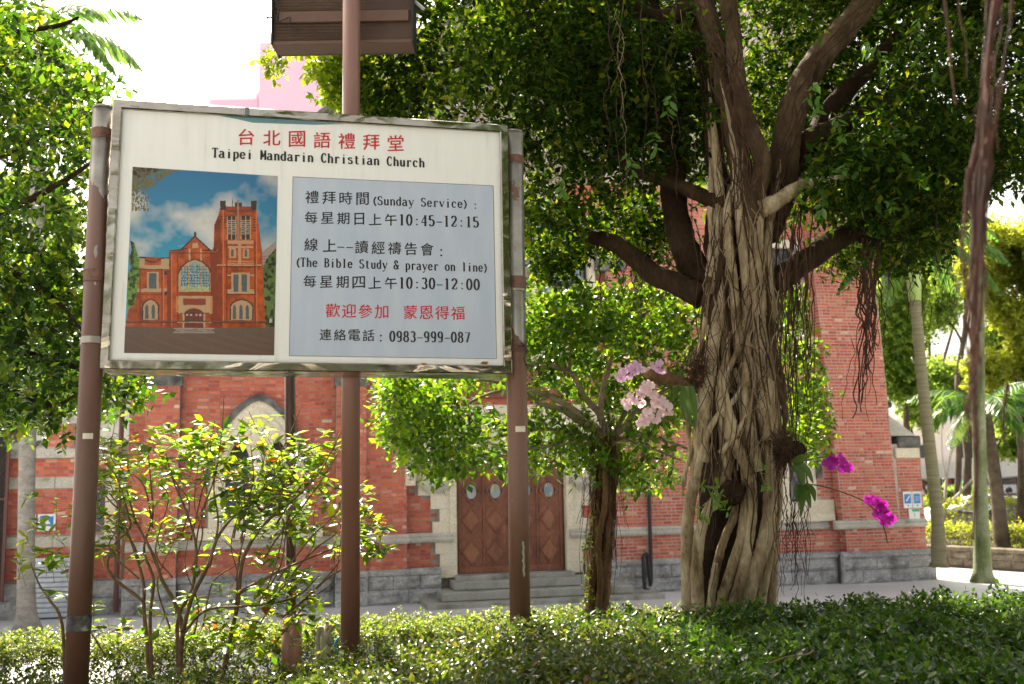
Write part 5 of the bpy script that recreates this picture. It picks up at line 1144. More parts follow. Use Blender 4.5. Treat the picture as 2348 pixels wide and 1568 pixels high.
# aerial roots, thin: hanging curtains and strands wrapped on the trunk
roots=[]
def hang(x,y0,y1,Y,w=1.6,drift=14,m=B_root,n=14):
    ys=np.linspace(y0,y1,n); wob=np.cumsum(rng.normal(size=n))*drift/n**.5*.5+rng.normal(size=n)*drift*.09; x1=x+wob-wob[0]
    return PP(list(zip(x1,ys)),Y),np.linspace(w/2*Y/F,w*.3*Y/F,n),m
for _ in range(46): roots.append(hang(rng.uniform(1590,1785),rng.uniform(300,800),rng.uniform(820,1250),rng.uniform(7.18,7.34),rng.uniform(1.2,3),60,B_root if rng.random()<.7 else B_rootl))
for _ in range(40): roots.append(hang(rng.uniform(1780,1875),rng.uniform(430,640),rng.uniform(740,1240),rng.uniform(7.1,7.9),rng.uniform(1.6,4),26))
for _ in range(26): roots.append(hang(rng.uniform(1968,2015),rng.uniform(540,640),rng.uniform(720,980),rng.uniform(7.3,7.8),rng.uniform(1.8,5),30))
for _ in range(34): roots.append(hang(rng.uniform(1350,1600),rng.uniform(555,640),rng.uniform(640,760),rng.uniform(7.6,8.2),rng.uniform(1.2,2.6),22))
for _ in range(22): roots.append(hang(rng.uniform(2030,2200),rng.uniform(430,520),rng.uniform(580,760),rng.uniform(7.0,7.8),rng.uniform(1.4,3),30))
for _ in range(26): roots.append(hang(rng.uniform(1780,1850),rng.uniform(1050,1200),rng.uniform(1240,1400),rng.uniform(7.2,7.4),rng.uniform(1.2,2.2),24))
for _ in range(16): roots.append(hang(rng.uniform(1380,1640),rng.uniform(-30,120),rng.uniform(200,520),rng.uniform(6.6,7.6),rng.uniform(1.2,2.2),40,B_rootl if rng.random()<.4 else B_root))
for a,b_,y0,y1 in ((1952,1998,780,965),(1850,1862,780,1320),(1790,1806,1050,1380),(1612,1640,980,1400)):
    roots.append(hang(a,y0,y1,7.25,2,40))
for P,R_,m in roots: obj('aerial_root',tube(catmull(P,24),np.interp(np.linspace(0,1,24),np.linspace(0,1,len(R_)),R_),4,cap=False),m,ban)
# wrapping strands
mb=MB()
for _ in range(26):
    x0=rng.uniform(1620,1750); y0=rng.uniform(480,1120); dx=rng.choice([-1,1])*rng.uniform(15,50); dy=rng.uniform(60,260)
    mb.add(*tube(catmull(PP([(x0,y0),(x0+dx*.3+rng.normal()*6,y0+dy*.3),(x0+dx*.7,y0+dy*.7+rng.normal()*8),(x0+dx,y0+dy)],rng.uniform(7.2,7.3)),12),rng.uniform(.0025,.007),4,cap=False))
for _ in range(90):
    y0=rng.uniform(-60,420); ln=rng.uniform(80,240); k=rng.random()
    def xp(y): return np.interp(y,[-60,0,100,200,300,400,480],[1600,1612,1642,1660,1684,1700,1706]) if k<.45 else np.interp(y,[-60,80,180,280,350,400,480],[1660,1680,1690,1712,1742,1745,1722]) if k<.75 else np.interp(y,[-60,50,130,220,330,440],[2040,1950,1880,1830,1800,1790])
    ys=np.linspace(y0,min(480,y0+ln),6); o0=rng.uniform(-26,26); o1=rng.uniform(-26,26)
    mb.add(*tube(catmull(PP([(xp(y)+o0+(o1-o0)*i/5+rng.normal()*5,y) for i,y in enumerate(ys)],7.2 if k<.75 else 7.42),14),rng.uniform(.002,.006),4,cap=False))
obj('wrapping_roots',mb.get(),B_root,ban,kind='stuff')
mb=MB()
for _ in range(150):
    cx,cy=(1800,1030) if rng.random()<.6 else (1597,850); Y=7.3; P=[at(cx+rng.normal()*16,cy+rng.normal()*26,Y+rng.normal()*.05) for _ in range(4)]
    mb.add(*tube(catmull(P,9),.0022,3,cap=False))
obj('tangled_roots',mb.get(),B_root,ban,kind='stuff')
# crown
parts=[]; tw=[]
def crownpart(poly,Y0,Y1,n,nl,tl,L,W,seed,th=-.1,out=(0,-.3,-.25),edge=12,ns=1.3,store=parts,tws=tw,big=False):
    C_=volume(poly,Y0,Y1,n,ns,th,seed,edge); T=rdir(n)*.8+np.array(out); store.append(sprigs(C_,T,nl,tl*(.6+.8*rng.random(n)),L,W,big=big)); tws.append(twigmesh(C_,T,tl,.0018))
K1=[(800,-260),(870,-20),(850,100),(830,180),(820,250),(860,300),(1000,330),(1200,320),(1205,560),(1230,620),(1290,630),(1330,560),(1400,560),(1440,500),(1520,470),(1600,560),(1640,420),(1700,-260)]
crownpart(K1,8.1,9.4,3700,9,.20,.074,.27,1,.12)
crownpart([(900,-260),(980,0),(960,300),(1200,400),(1200,560),(1290,560),(1420,440),(1600,400),(1700,-260)],7.2,8.3,1500,9,.20,.072,.26,2,.12)
sunlit_parts=[]
crownpart([(725,110),(730,180),(755,235),(800,260),(840,200),(840,90)],8.3,8.9,260,9,.16,.080,.28,3,-.4,edge=4,store=sunlit_parts)
crownpart([(605,130),(600,170),(625,160),(680,125),(720,130),(720,110),(650,110)],8.4,8.7,26,8,.14,.080,.28,3,-.8,edge=2,store=sunlit_parts)
crownpart([(780,60),(800,260),(900,290),(1000,270),(960,180),(900,100)],8.7,9.1,150,9,.16,.078,.28,33,-.2,store=sunlit_parts)
obj('sunlit_leaves',join(sunlit_parts),L_sunlit,ban,kind='stuff')  # ordinary crown leaves; their sunlit look is carried by the colour
crownpart([(1430,-250),(1430,420),(1580,560),(1620,700),(1700,600),(1800,500),(1900,620),(1990,560),(2100,480),(2347,400),(2500,300),(2500,-260)],8.9,10.2,3200,9,.2,.078,.27,4,.1)
K2=[(1800,-150),(1850,130),(1830,200),(1880,260),(1840,300),(1830,400),(1850,480),(1900,470),(1960,500),(2010,470),(2060,600),(2150,560),(2200,480),(2260,400),(2400,420),(2500,200),(2500,-200)]
crownpart(K2,6.9,8.6,3300,9,.2,.076,.24,5,.08)
crownpart([(1880,600),(1900,640),(1960,620),(2020,600),(2080,610),(2140,560),(2200,500),(2100,440),(1980,520)],8.2,9.4,420,8,.18,.07,.25,6,-.2)
crownpart([(1330,540),(1360,590),(1440,580),(1500,600),(1540,540),(1500,440),(1400,440)],8.6,9.6,260,8,.18,.075,.27,9,-.1)
crownpart([(1215,560),(1210,650),(1270,640),(1330,600),(1350,540)],8.3,8.8,110,9,.16,.065,.27,7,-.5)
crownpart([(1480,560),(1460,620),(1540,630),(1580,590),(1570,480),(1500,480)],8.4,9.0,60,7,.15,.065,.27,8,-.5)
C_=blob((3.8,3.4,7.4),(3.8,3.0,1.1),1500,19,1.0,-.2); parts.append(sprigs(C_,rdir(1500)+[0,0,-.2],8,.28,.12,.28))  # crown overhead, out of view, made denser to shade trunk and canopy
C_=blob((-1.4,12.6,10.9),(3.0,1.6,.8),230,29,1.0,.0); parts.append(sprigs(C_,rdir(230)+[0,0,-.2],8,.22,.085,.27))  # unseen loose sprigs added above the view to dapple sun on the hedge
crownpart([(1580,-250),(1600,420),(1720,520),(1900,470),(2080,420),(2200,300),(2200,-250)],9.6,11.0,1500,9,.2,.085,.28,44,-.35)
crownpart([(1850,360),(1870,440),(1960,470),(2060,420),(2060,300),(1900,280)],6.8,7.1,70,8,.16,.08,.25,45,-.6,edge=4)
# overhead mass beyond the top of the frame
C_=blob((2.6,7.6,8.4),(4.2,2.6,1.4),1100,9,1.2,-.1); parts.append(sprigs(C_,rdir(1100)+[0,0,-.2],8,.22,.085,.27)); tw.append(twigmesh(C_,rdir(1100),.22,.002))
for cc_,rr_,n_ in (((5.5,-1.5,6.4),(5.5,5,1.4),3600),((3.5,-6.5,6.2),(7,3,2.6),3400),((8.5,4.0,4.9),(2.6,3.6,2.6),1500)): C_=blob(cc_,rr_,n_,39,.7,-.3); parts.append(sprigs(C_,rdir(n_)+[0,0,-.2],8,.34,.17,.3))  # unseen foliage added overhead and behind the camera to block sky light
o=obj('crown',join(parts),L_ban,ban); o['kind']='stuff'  # banyan crown together with the added unseen sprigs and foliage
tv,tf_=join(tw); obj('twigs',(tv,tf_),B_dark,ban,kind='stuff')
# single large leaves low in the crown, in a lighter green
def singles(name,C_,T,nl,tl,L,W,m,parent,big=True,curl=.25,cap=300,flat=False):
    V,Fc=sprigs(C_,T,nl,tl,L,W,big=big,curl=curl,flat=flat); k=8 if big else 5; nf=8 if big else 4; cnt=0; rl=rootloc(parent)
    for i in range(min(len(C_)*nl,cap)):
        v=V[i*k:(i+1)*k]; f=Fc[i*nf:(i+1)*nf]-i*k; me=mkmesh(name,v-v[0],f,m); o=bpy.data.objects.new(name,me); COL.objects.link(o); o.parent=parent; o.location=v[0]-rl
spr=[(1865,185),(1880,215),(1975,95),(2010,110),(2105,40),(2150,130),(1935,300),(1960,345),(1990,300),(2030,275),(1905,250),(1850,420),(1890,430),(2020,330),(2065,345),(2085,385),(1940,370),(1900,370),(2015,420),(2035,455),(2100,400),(2110,110),(1500,300),(1540,210),(1440,350),(1280,400)]
C_=np.array([at(x,y,6.85+rng.random()*.15) for x,y in spr]); L_sp=m_leaf('sprig_leaf',[(0,(.05,.13,.02)),(1,(.08,.19,.03))],[(0,(.2,.42,.03)),(1,(.3,.52,.05))],.35,.35,island=False)
singles('leaf',C_,rdir(len(C_))*.4+[0,-.2,-.7],9,.17,.085,.24,L_sp,ban)
C_=np.array([at(x,y,7.15) for x,y in ((1645,1110),(1625,1130),(1640,1150),(1655,1165),(1600,1112),(1670,1175),(1745,1110),(1760,1095),(1610,1160),(1590,1175))])
singles('sprout_leaf',C_,rdir(10)*.7+[0,-.5,.1],8,.10,.06,.25,m_leaf('sprout_leaf_green',[(0,(.08,.18,.03)),(1,(.14,.26,.04))],[(0,(.3,.5,.05)),(1,(.4,.6,.06))],.4,.4,island=False),ban)
# ================================================================ NEAR HANGING ROOTS, right edge
nr=empty('hanging_root_bundle',tuple(at(2250,600,2.1)),'blurred red brown bundle of hanging roots close to the camera at the right','aerial roots')
def near(pts,Y,w0,w1): P=catmull(PP(pts,Y),30); obj('root_strand',tube(P,np.linspace(w0/2*Y/F,w1/2*Y/F,30),7,lump=.18),B_red,nr)
near([(2300,-60),(2275,80),(2262,200),(2255,330),(2245,480),(2240,600),(2236,760),(2232,900),(2240,1050),(2230,1240)],2.1,16,8)
near([(2265,-60),(2262,60),(2250,220),(2236,380),(2230,560),(2238,700),(2228,820)],2.15,11,8)
near([(2240,330),(2222,420),(2232,520),(2224,640),(2215,740)],2.1,14,6)
near([(2280,0),(2262,180),(2268,330),(2250,500),(2252,640),(2244,760)],2.0,12,9)
near([(2258,300),(2272,380),(2256,470),(2260,560)],2.05,14,8)
near([(2310,880),(2300,960),(2305,1020)],2.3,10,4)
for k in range(30):
    y0=rng.uniform(-60,760); o=rng.normal()*13; cx=lambda y: np.interp(y,[-60,80,200,330,480,600,900,1240],[2300,2278,2262,2254,2246,2240,2234,2230]); ys=np.linspace(y0,y0+rng.uniform(200,560),6)
    near([(cx(y)+o+rng.normal()*8,y) for y in ys],rng.uniform(1.95,2.3),rng.uniform(3,9),2)
nr2=empty('hanging_root_bundle',tuple(at(2190,100,2.6)),'thin blurred grey hanging root at the top right beside the thick bundle','aerial roots')
for pts,w_ in (([(2160,-40),(2172,60),(2180,160),(2190,240)],9),([(2196,-40),(2200,40),(2214,100),(2216,180)],6)):
    P=catmull(PP(pts,2.6),20); obj('root_strand',tube(P,np.linspace(w_/2*2.6/F,w_/3*2.6/F,20),6),B_root,nr2)
# ================================================================ SMALL FICUS behind
fb=at(1370,1520,9.1); fb[2]=BED
fic=empty('small_ficus_tree',tuple(fb),'small umbrella-shaped ficus with a shaggy brown trunk between the notice board and the banyan','tree')
YF=9.1
def fl(n_,pts,w0,w1,m=B_ficb,Y=YF,sides=8): return limb(n_,pts,Y,w0,w1,m,fic,sides,lump=.12)
fl('trunk',[(1366,1600),(1370,1450),(1370,1350),(1376,1250),(1384,1150),(1395,1070),(1398,1000)],60,50,B_fic,sides=14)
fl('trunk_ridge',[(1352,1600),(1352,1440),(1360,1300),(1366,1200),(1374,1100)],22,16,B_fic,Y=8.98); fl('trunk_ridge',[(1392,1600),(1388,1430),(1384,1330),(1394,1220),(1400,1120)],26,18,B_fic,Y=8.98); fl('trunk_ridge',[(1370,1600),(1366,1450),(1376,1340),(1372,1240),(1386,1160),(1388,1080)],16,14,B_fic,Y=8.93)
FB=[([(1385,1010),(1360,985),(1320,960),(1290,940),(1240,925),(1210,905),(1160,880),(1100,870)],30,10,[9.1,9.4]),
([(1385,1000),(1350,965),(1300,930),(1250,905),(1200,892),(1130,900),(1060,930)],26,8,[9.0,8.8]),
([(1392,1000),(1375,950),(1340,910),(1320,870),(1300,850),(1250,835),(1205,838),(1150,850)],26,10,[9.1,9.0]),
([(1375,960),(1380,900),(1392,860),(1412,790),(1450,740),(1488,712)],20,8,[9.1,9.0]),
([(1412,790),(1380,775),(1330,785),(1290,778)],10,6,[9.1,9.2]),
([(1412,790),(1418,760),(1416,730)],12,6,9.1),
([(1305,850),(1308,800),(1296,750),(1270,700)],14,6,[9.0,9.2]),
([(1400,1000),(1430,980),(1452,950),(1490,920),(1540,880),(1570,830),(1600,770)],26,8,[9.2,9.6]),
([(1405,1010),(1460,1000),(1520,1010),(1580,1030),(1650,1060)],16,6,[9.2,9.5]),
([(1400,1020),(1440,1010),(1500,1030),(1560,1055)],12,6,[9.0,9.2]),
([(1385,1020),(1330,1000),(1270,985),(1220,985),(1150,1000),(1080,1010)],20,7,[9.2,9.7]),
([(1380,1030),(1330,1015),(1280,1020),(1210,1030),(1130,1050)],14,5,[9.0,8.7]),
([(1410,990),(1460,900),(1520,860),(1600,850),(1700,820),(1800,800)],18,6,[9.5,10.2]),
([(1395,1000),(1390,930),(1350,850),(1340,800)],14,6,[9.4,10])]
for pts,w0,w1,Y in FB: fl('branch',pts,w0*.68,w1*.7,B_ficb,Y)
fp=[];ft=[]
crownpart([(868,880),(900,850),(1200,690),(1250,690),(1345,680),(1420,680),(1500,672),(1590,690),(1640,760),(1600,800),(1200,800),(1200,860),(900,920)],8.3,10.4,1500,7,.17,.084,.27,11,-.15,(0,-.1,.35),8,1.6,fp,ft)
crownpart([(870,880),(875,960),(905,1025),(960,1080),(1030,1090),(1100,1050),(1130,1075),(1170,1080),(1240,1060),(1200,1030),(1160,960),(1000,870)],8.2,9.8,720,7,.17,.082,.27,12,-.2,(-.2,-.2,-.2),8,1.6,fp,ft)
crownpart([(1160,900),(1160,1070),(1230,1070),(1300,1060),(1360,1080),(1420,1120),(1500,1120),(1560,1080),(1600,1060),(1600,850),(1440,1000),(1300,900)],8.8,10.4,520,7,.16,.080,.27,13,.05,(0,-.2,-.2),10,1.8,fp,ft)
crownpart([(1200,790),(1600,790),(1600,960),(1460,990),(1300,900),(1200,900)],9.3,10.8,560,7,.16,.078,.27,14,.05,(0,-.2,-.0),10,1.8,fp,ft)
crownpart([(1760,640),(1830,660),(1850,780),(1880,860),(1890,1000),(1850,1050),(1790,1020),(1780,860)],9.0,10.3,420,7,.16,.080,.27,15,-.2,(.1,-.2,-.2),8,1.6,fp,ft)
obj('crown',join(fp),L_fic,fic,kind='stuff'); obj('twigs',join(ft),B_fic,fic,kind='stuff')
# dry clumps and hairs on the little trunk
C_=np.array([at(rng.uniform(1350,1400),rng.uniform(980,1330),8.95+rng.random()*.05) for _ in range(330)]); hv=sprigs(C_,rdir(330)*.5+[0,-.4,-.6],3,.05,.045,.10)
obj('dry_sheaths',hv,m_leaf('dry_sheath',[(0,(.18,.09,.035)),(1,(.34,.2,.09))],[(0,(.3,.15,.05)),(1,(.4,.25,.1))],.2,.8),fic,kind='stuff')
mb=MB()
for _ in range(90):
    x=rng.uniform(1350,1420);y=rng.uniform(950,1150); mb.add(*tube(catmull(PP(list(zip(x+np.cumsum(rng.normal(size=4)*7),np.linspace(y,y+rng.uniform(60,260),4))),8.95),10),.0026,3,cap=False))
for _ in range(60):
    x=rng.uniform(1215,1560);y=rng.uniform(930,1040); mb.add(*tube(catmull(PP(list(zip(x+np.cumsum(rng.normal(size=4)*9),np.linspace(y,y+rng.uniform(30,110),4))),9.2),8),.0022,3,cap=False))
obj('root_hairs',mb.get(),B_root,fic,kind='stuff')
C_=np.array([at(rng.uniform(1340,1362),rng.uniform(1180,1420),8.9) for _ in range(60)]); obj('climbing_leaves',sprigs(C_,rdir(60)*.6+[-.3,-.4,.2],5,.06,.03,.3),L_hlt,fic,kind='stuff')
# ================================================================ LEFT TREE
ltb=np.array([-5.6,8.2,BED]); lft=empty('left_shade_tree',tuple(ltb),'leafy tree filling the upper left edge of the view, its trunk out of frame','tree')
obj('trunk',tube(catmull([ltb,ltb+[.1,0,2],ltb+[.3,.1,4],ltb+[.2,.2,6]],20),np.linspace(.2,.12,20),12,lump=.1),B_dark,lft,smooth=True)
for pts,Y,w0,w1 in (([(-330,700),(-100,760),(0,790),(100,820),(200,850),(300,890)],[8.2,7.6],30,8),([(-330,500),(-100,520),(20,480),(120,430),(230,360)],[8.2,7.8],34,8),([(-300,600),(-60,600),(60,640),(140,700),(190,760)],[8.2,7.2],26,6),([(-300,300),(-100,200),(0,90),(130,60),(180,40)],[8.2,7.8],26,6),([(-300,820),(-100,850),(20,900),(120,930),(180,900)],[8.2,7.4],22,6),([(-200,420),(0,360),(120,300),(220,260)],[8.2,8],20,6)):
    limb('limb',pts,Y,w0,w1,B_dark,lft,8)
lp_=[];lw_=[]
KL=[(-500,-250),(0,-250),(20,-20),(90,20),(100,70),(140,90),(190,140),(230,190),(290,230),(300,290),(270,380),(240,460),(215,560),(200,700),(225,830),(330,880),(345,910),(260,960),(170,985),(60,985),(-60,1010),(-500,1000)]
crownpart(KL,7.3,9.8,4200,9,.2,.085,.28,21,-.02,(.1,-.3,-.1),8,1.4,lp_,lw_)
crownpart([(-500,-200),(0,20),(90,100),(190,200),(250,260),(230,320),(100,400),(60,600),(90,900),(-60,980),(-500,900)],6.4,7.3,800,9,.2,.075,.28,22,-.0,(.2,-.3,.0),8,1.4,lp_,lw_)
crownpart([(200,850),(235,840),(340,885),(320,915),(250,930),(235,930)],6.6,7.2,55,9,.15,.065,.28,23,-.6,(.3,-.2,-.1),4,1.4,lp_,lw_)
obj('crown',join(lp_),L_left,lft,kind='stuff'); obj('twigs',join(lw_),B_dark,lft,kind='stuff')
# ================================================================ PALMS
def frond(P0,D,L,droop,m,parent,name='frond',nl=26,ll=.55,w_=.022):
    D=unit(np.array(D,dtype=float)); side=unit(np.cross(D,[0,0,1.])); n=14; pts=[np.array(P0,dtype=float)]; d=D.copy()
    for i in range(n-1): pts.append(pts[-1]+d*L/n); d=unit(d+np.array([0,0,-droop/n]))
    pts=np.array(pts); mb=MB(); mb.add(*tube(pts,np.linspace(.025,.006,n),5))
    t=np.linspace(.12,.99,nl); idx=t*(n-1); i0=idx.astype(int).clip(0,n-2); f=(idx-i0)[:,None]; Pm=pts[i0]*(1-f)+pts[i0+1]*f; Tm=unit(pts[i0+1]-pts[i0])
    l=ll*np.sin(np.clip(t*3.0+.25,0,3.1))**.6
    for s in (-1,1):
        dd=Tm*.55+side*s*.8+np.array([0,0,-.25])+rng.normal(size=(nl,3))*.08; v,f_=leafmesh(Pm,dd,np.tile([0,0,1.],(nl,1))+side*s*.4,l,w_,curl=.6); mb.add(v,f_)
    return obj(name,mb.get(),m,parent)
# grey palm, left
gp=gnd(62,1452); gt=at(84,60,gp[1]); 
pal=empty('grey_palm_tree',tuple(gp),'palm with a smooth grey trunk and flared base at the far left','tree')
P=catmull([gp,at(60,1300,gp[1]),at(64,1000,gp[1]),at(84,500,gp[1]),at(100,60,gp[1])],40); obj('trunk',tube(P,np.interp(np.linspace(0,1,40),[0,.04,.10,.3,1],[.30,.22,.165,.15,.13]),16),B_palm,pal,smooth=True)
top=P[-1]
for k in range(16): a=k*2.4; frond(top,[math.cos(a),math.sin(a),.9-.07*k],2.3,1.7,L_palm,pal,nl=30,ll=.6,w_=.035)
for pts,w0,w1 in (((2253,1335,50),0,0),): pass
# mossy palm on the paving (right)
def palm(bx_,by_,z,path,w,m,label,fr,nm,Ltop=1.,fm=L_palm,fl_=2.6,flare=1.5,crownshaft=False,ups=.7):
    flare=1+(flare-1)*.6
    b0=gnd(bx_,by_,z); Y=b0[1]; t=empty(nm,tuple(b0),label,'tree'); P=catmull([b0]+[at(x,y,Y) for x,y in path],40); r=w/2*Y/F
    obj('trunk',tube(P,np.interp(np.linspace(0,1,40),[0,.03,.08,.2,1],[r*flare*1.5,r*flare,r*1.2,r,r*.85]),16),m,t,smooth=True)
    tp=P[-1]
    if crownshaft:
        obj('crownshaft',tube([tp,tp+[0,0,.9],tp+[0,0,1.8]],[r*.95,r*1.25,r*.7],14),m_plain('green_crownshaft',(.30,.42,.12),.4),t,smooth=True); tp=tp+np.array([0,0,1.7])
    for k in range(fr):
        a=k*2.39996+.4; el=ups-1.1*k/fr; frond(tp,[math.cos(a),math.sin(a)*.8,el],fl_*(.8+.3*rng.random()),1.6,fm,t,nl=24,ll=.62,w_=.05)
    return t
palm(2253,1335,0,[(2248,1150),(2242,900),(2238,600),(2225,200),(2215,-200)],30,B_moss,'palm with a mossy green trunk standing on the paving behind the blurred roots',12,'palm_tree',fl_=3.2)
palm(2152,1300,.45,[(2148,1180),(2128,1000),(2112,850),(2098,690)],28,B_palm2,'palm with a leaning ringed trunk and green crownshaft right of the church tower',12,'palm_tree',crownshaft=True,flare=1.15,fl_=3.0)
palm(2298,1262,.45,[(2285,1130),(2268,1010),(2255,925)],30,B_bg,'short palm with a dark curved trunk and arching fronds at the right edge',14,'palm_tree',fl_=2.4,flare=1.2,ups=.9)
# ================================================================ BACKGROUND TREES AND HEDGES
def bgtree(nm,x,y0,ytop,Y,blobs,m,label,n=900,L=.18,seed=1,tw_=18,grp=None):
    b0=at(x,y0,Y); b0[2]=0; t=empty(nm,tuple(b0),label,'tree',grp)
    tops=[at(bx_,by_,Y) for bx_,by_,_,_ in blobs]
    fork=at(x+4,(y0*1.2+ytop*1.8)/3,Y); obj('trunk',tube(catmull([b0,(b0+fork)/2+[.1,0,0],fork],14),np.linspace(tw_/2*Y/F*1.2,tw_/2*Y/F*.8,14),8,lump=.1),B_bg,t,smooth=True)
    for tp in tops: obj('limb',tube(catmull([fork,(fork+tp)/2+rng.normal(size=3)*.3,tp],10),np.linspace(tw_/2*Y/F*.7,.03,10),6),B_bg,t)
    pr=[]
    for (bx_,by_,rx,ry),tp in zip(blobs,tops):
        r=(rx*Y/F,rx*Y/F*.9,ry*Y/F); k=int(n*rx*ry/8000)+60; C_=blob(tp,r,k,seed,.9,-.3,.5); pr.append(sprigs(C_,rdir(k)+[0,0,-.1],7,L*2,L,.28))
    obj('crown',join(pr),m,t,kind='stuff'); return t
bgtree('background_tree',2070,1250,600,34,[(2050,760,80,150),(2080,620,70,90),(2090,950,60,110),(2030,520,70,70)],L_bg,'loose green tree just right of the church tower, behind the leaning palm',1500,.16,31,16)
bgtree('background_tree',2190,1250,600,38,[(2180,560,90,90),(2150,700,50,60),(2200,420,80,80)],L_bg,'green tree between the leaning palm and the mossy palm',1300,.17,32,14)
bgtree('background_tree',2330,1250,700,30,[(2330,650,80,130),(2280,600,90,100),(2390,560,90,160),(2360,820,60,60),(2262,860,50,60)],L_bgy,'bright yellow-green tree at the right edge',1900,.14,33,16)
bgtree('background_tree',2210,1220,830,44,[(2160,860,70,40),(2330,930,60,70),(2210,880,50,35),(2310,1020,40,30)],L_bg,'low spreading tree over the street beyond the short palm',1500,.2,34,18)
bgtree('background_tree',2105,1250,1000,46,[(2060,560,50,90),(2060,1090,30,40),(2220,1150,60,40),(2150,1160,50,40)],L_bg,'dark bushy tree low beyond the hedge in front of the street',1100,.18,35,10)
bgtree('background_tree',30,1330,700,26,[(40,700,120,160),(60,520,120,130),(160,900,80,60),(-40,900,90,150)],L_bg,'shadowed tree behind the left shade tree, over the brick wing',1500,.15,36,24)
bgtree('background_tree',2130,1250,700,52,[(2120,500,90,120),(2200,640,70,70),(2030,640,60,160),(2300,780,70,60)],L_bg,'far hazy green tree filling the gap behind the palms',1700,.22,37,12)
# bare pale tree
bt0=at(2176,1300,33); bt0[2]=0; bt=empty('bare_tree',tuple(bt0),'small leafless pale tree beyond the hedge right of the leaning palm','tree')
for pts,w0,w1 in (([(2168,1250),(2166,1150),(2172,1080),(2185,1010),(2190,940)],9,3),([(2168,1160),(2200,1130),(2235,1090),(2262,1050),(2290,1010)],8,2),([(2170,1110),(2160,1050),(2158,980)],5,2),([(2200,1130),(2210,1060),(2205,1000)],4,2),([(2235,1090),(2232,1040),(2240,990)],4,1.5),([(2180,1040),(2200,1000),(2222,940)],4,1.5)): limb('branch',pts,33,w0,w1,B_white,bt,6)
def hedgebox(c0,c1,wd,z0,z1,n,L,W,m,seed,parent,top=.45,bumpy=.06,frame=False):
    """leaves over the faces of a long clipped hedge from c0 to c1"""
    c0=np.array(c0[:2],float);c1=np.array(c1[:2],float); d=c1-c0; Ln=np.linalg.norm(d); d/=Ln; nn=np.array([-d[1],d[0]])
    u=rng.random(n)*Ln; istop=rng.random(n)<top; v=np.where(istop,rng.random(n)*wd,np.where(rng.random(n)<.75,0,wd)); z=np.where(istop,z1,z0+(z1-z0)*rng.random(n))
    dep=rng.random(n)**1.6*.16; bz=bumpy*n3(np.stack([u*2,v*2,z*2],1),1.5,seed)+bumpy*.6*rng.normal(size=n)
    z=np.where(istop,z1+bz-dep,z+0); v=np.where(istop,v,np.where(v==0,bz+dep,wd-bz-dep))
    P=np.stack([c0[0]+d[0]*u+nn[0]*v,c0[1]+d[1]*u+nn[1]*v,z],1)
    T=rdir(n)*.8; T[:,2]+=np.where(istop,.7,.35); sd_=np.where(istop,0,np.where(v<wd/2,-1,1)); T[:,0]+=nn[0]*sd_*.6; T[:,1]+=nn[1]*sd_*.6
    return P,T
def hedge(nm,c0,c1,wd,z0,z1,n,nl,tl,L,W,m,seed,label,grp=None,top=.45,bumpy=.06,base_z=None):
    P,T=hedgebox(c0,c1,wd,z0,z1,n,L,W,m,seed,None,top,bumpy)
    mid=(np.array(c0)[:2]+np.array(c1)[:2])/2; t=empty(nm,(float(mid[0]),float(mid[1]),z0),label,'hedge',grp)
    obj('foliage',sprigs(P,T,nl,tl,L,W),m,t,kind='stuff'); obj('twigs',twigmesh(P-T*tl*.8,T,tl*1.6,.0015),B_cam,t,kind='stuff')
    # inner stems
    c0=np.array(c0[:2]);c1=np.array(c1[:2]); d=unit(c1-c0); nn=np.array([-d[1],d[0]]); mb=MB(); k=int(np.linalg.norm(c1-c0)*9)
    for i in range(k):
        q=c0+(c1-c0)*rng.random()+nn*wd*(.15+.7*rng.random()); mb.add(*tube([[q[0],q[1],z0],[q[0]+rng.normal()*.08,q[1]+rng.normal()*.08,(z0+z1)/2],[q[0]+rng.normal()*.15,q[1]+rng.normal()*.12,z1-.06]],[.008,.006,.003],4,cap=False))
    obj('stems',mb.get(),B_cam,t,kind='stuff'); return t
tp=math.tan(PHI)
hedge('clipped_hedge',(-7,9.0-7*tp),(.62,9.0+.62*tp),.55,BED,1.44,14000,6,.06,.032,.3,L_hlt,41,'low sunlit yellow-green hedge behind the leafy shrub and the posts',top=.5,bumpy=.05)
hedge('clipped_hedge',(.7,9.2+.7*tp),(1.9,9.2+1.9*tp),.5,BED,1.40,1500,6,.06,.032,.3,L_hlt,42,'short low hedge between the small ficus and the banyan foot',top=.5)
hedge('clipped_hedge',(11.8,29.3),(18.5,20.6),.9,.5,1.05,2600,6,.14,.07,.3,L_bgy,43,'yellow-green clipped hedge on top of the rubble stone wall')
hedge('clipped_hedge',(12.6,32.5),(22,24),1.0,.5,1.65,2600,6,.16,.08,.3,L_bgy,44,'taller yellow-green hedge behind the palms at the right')
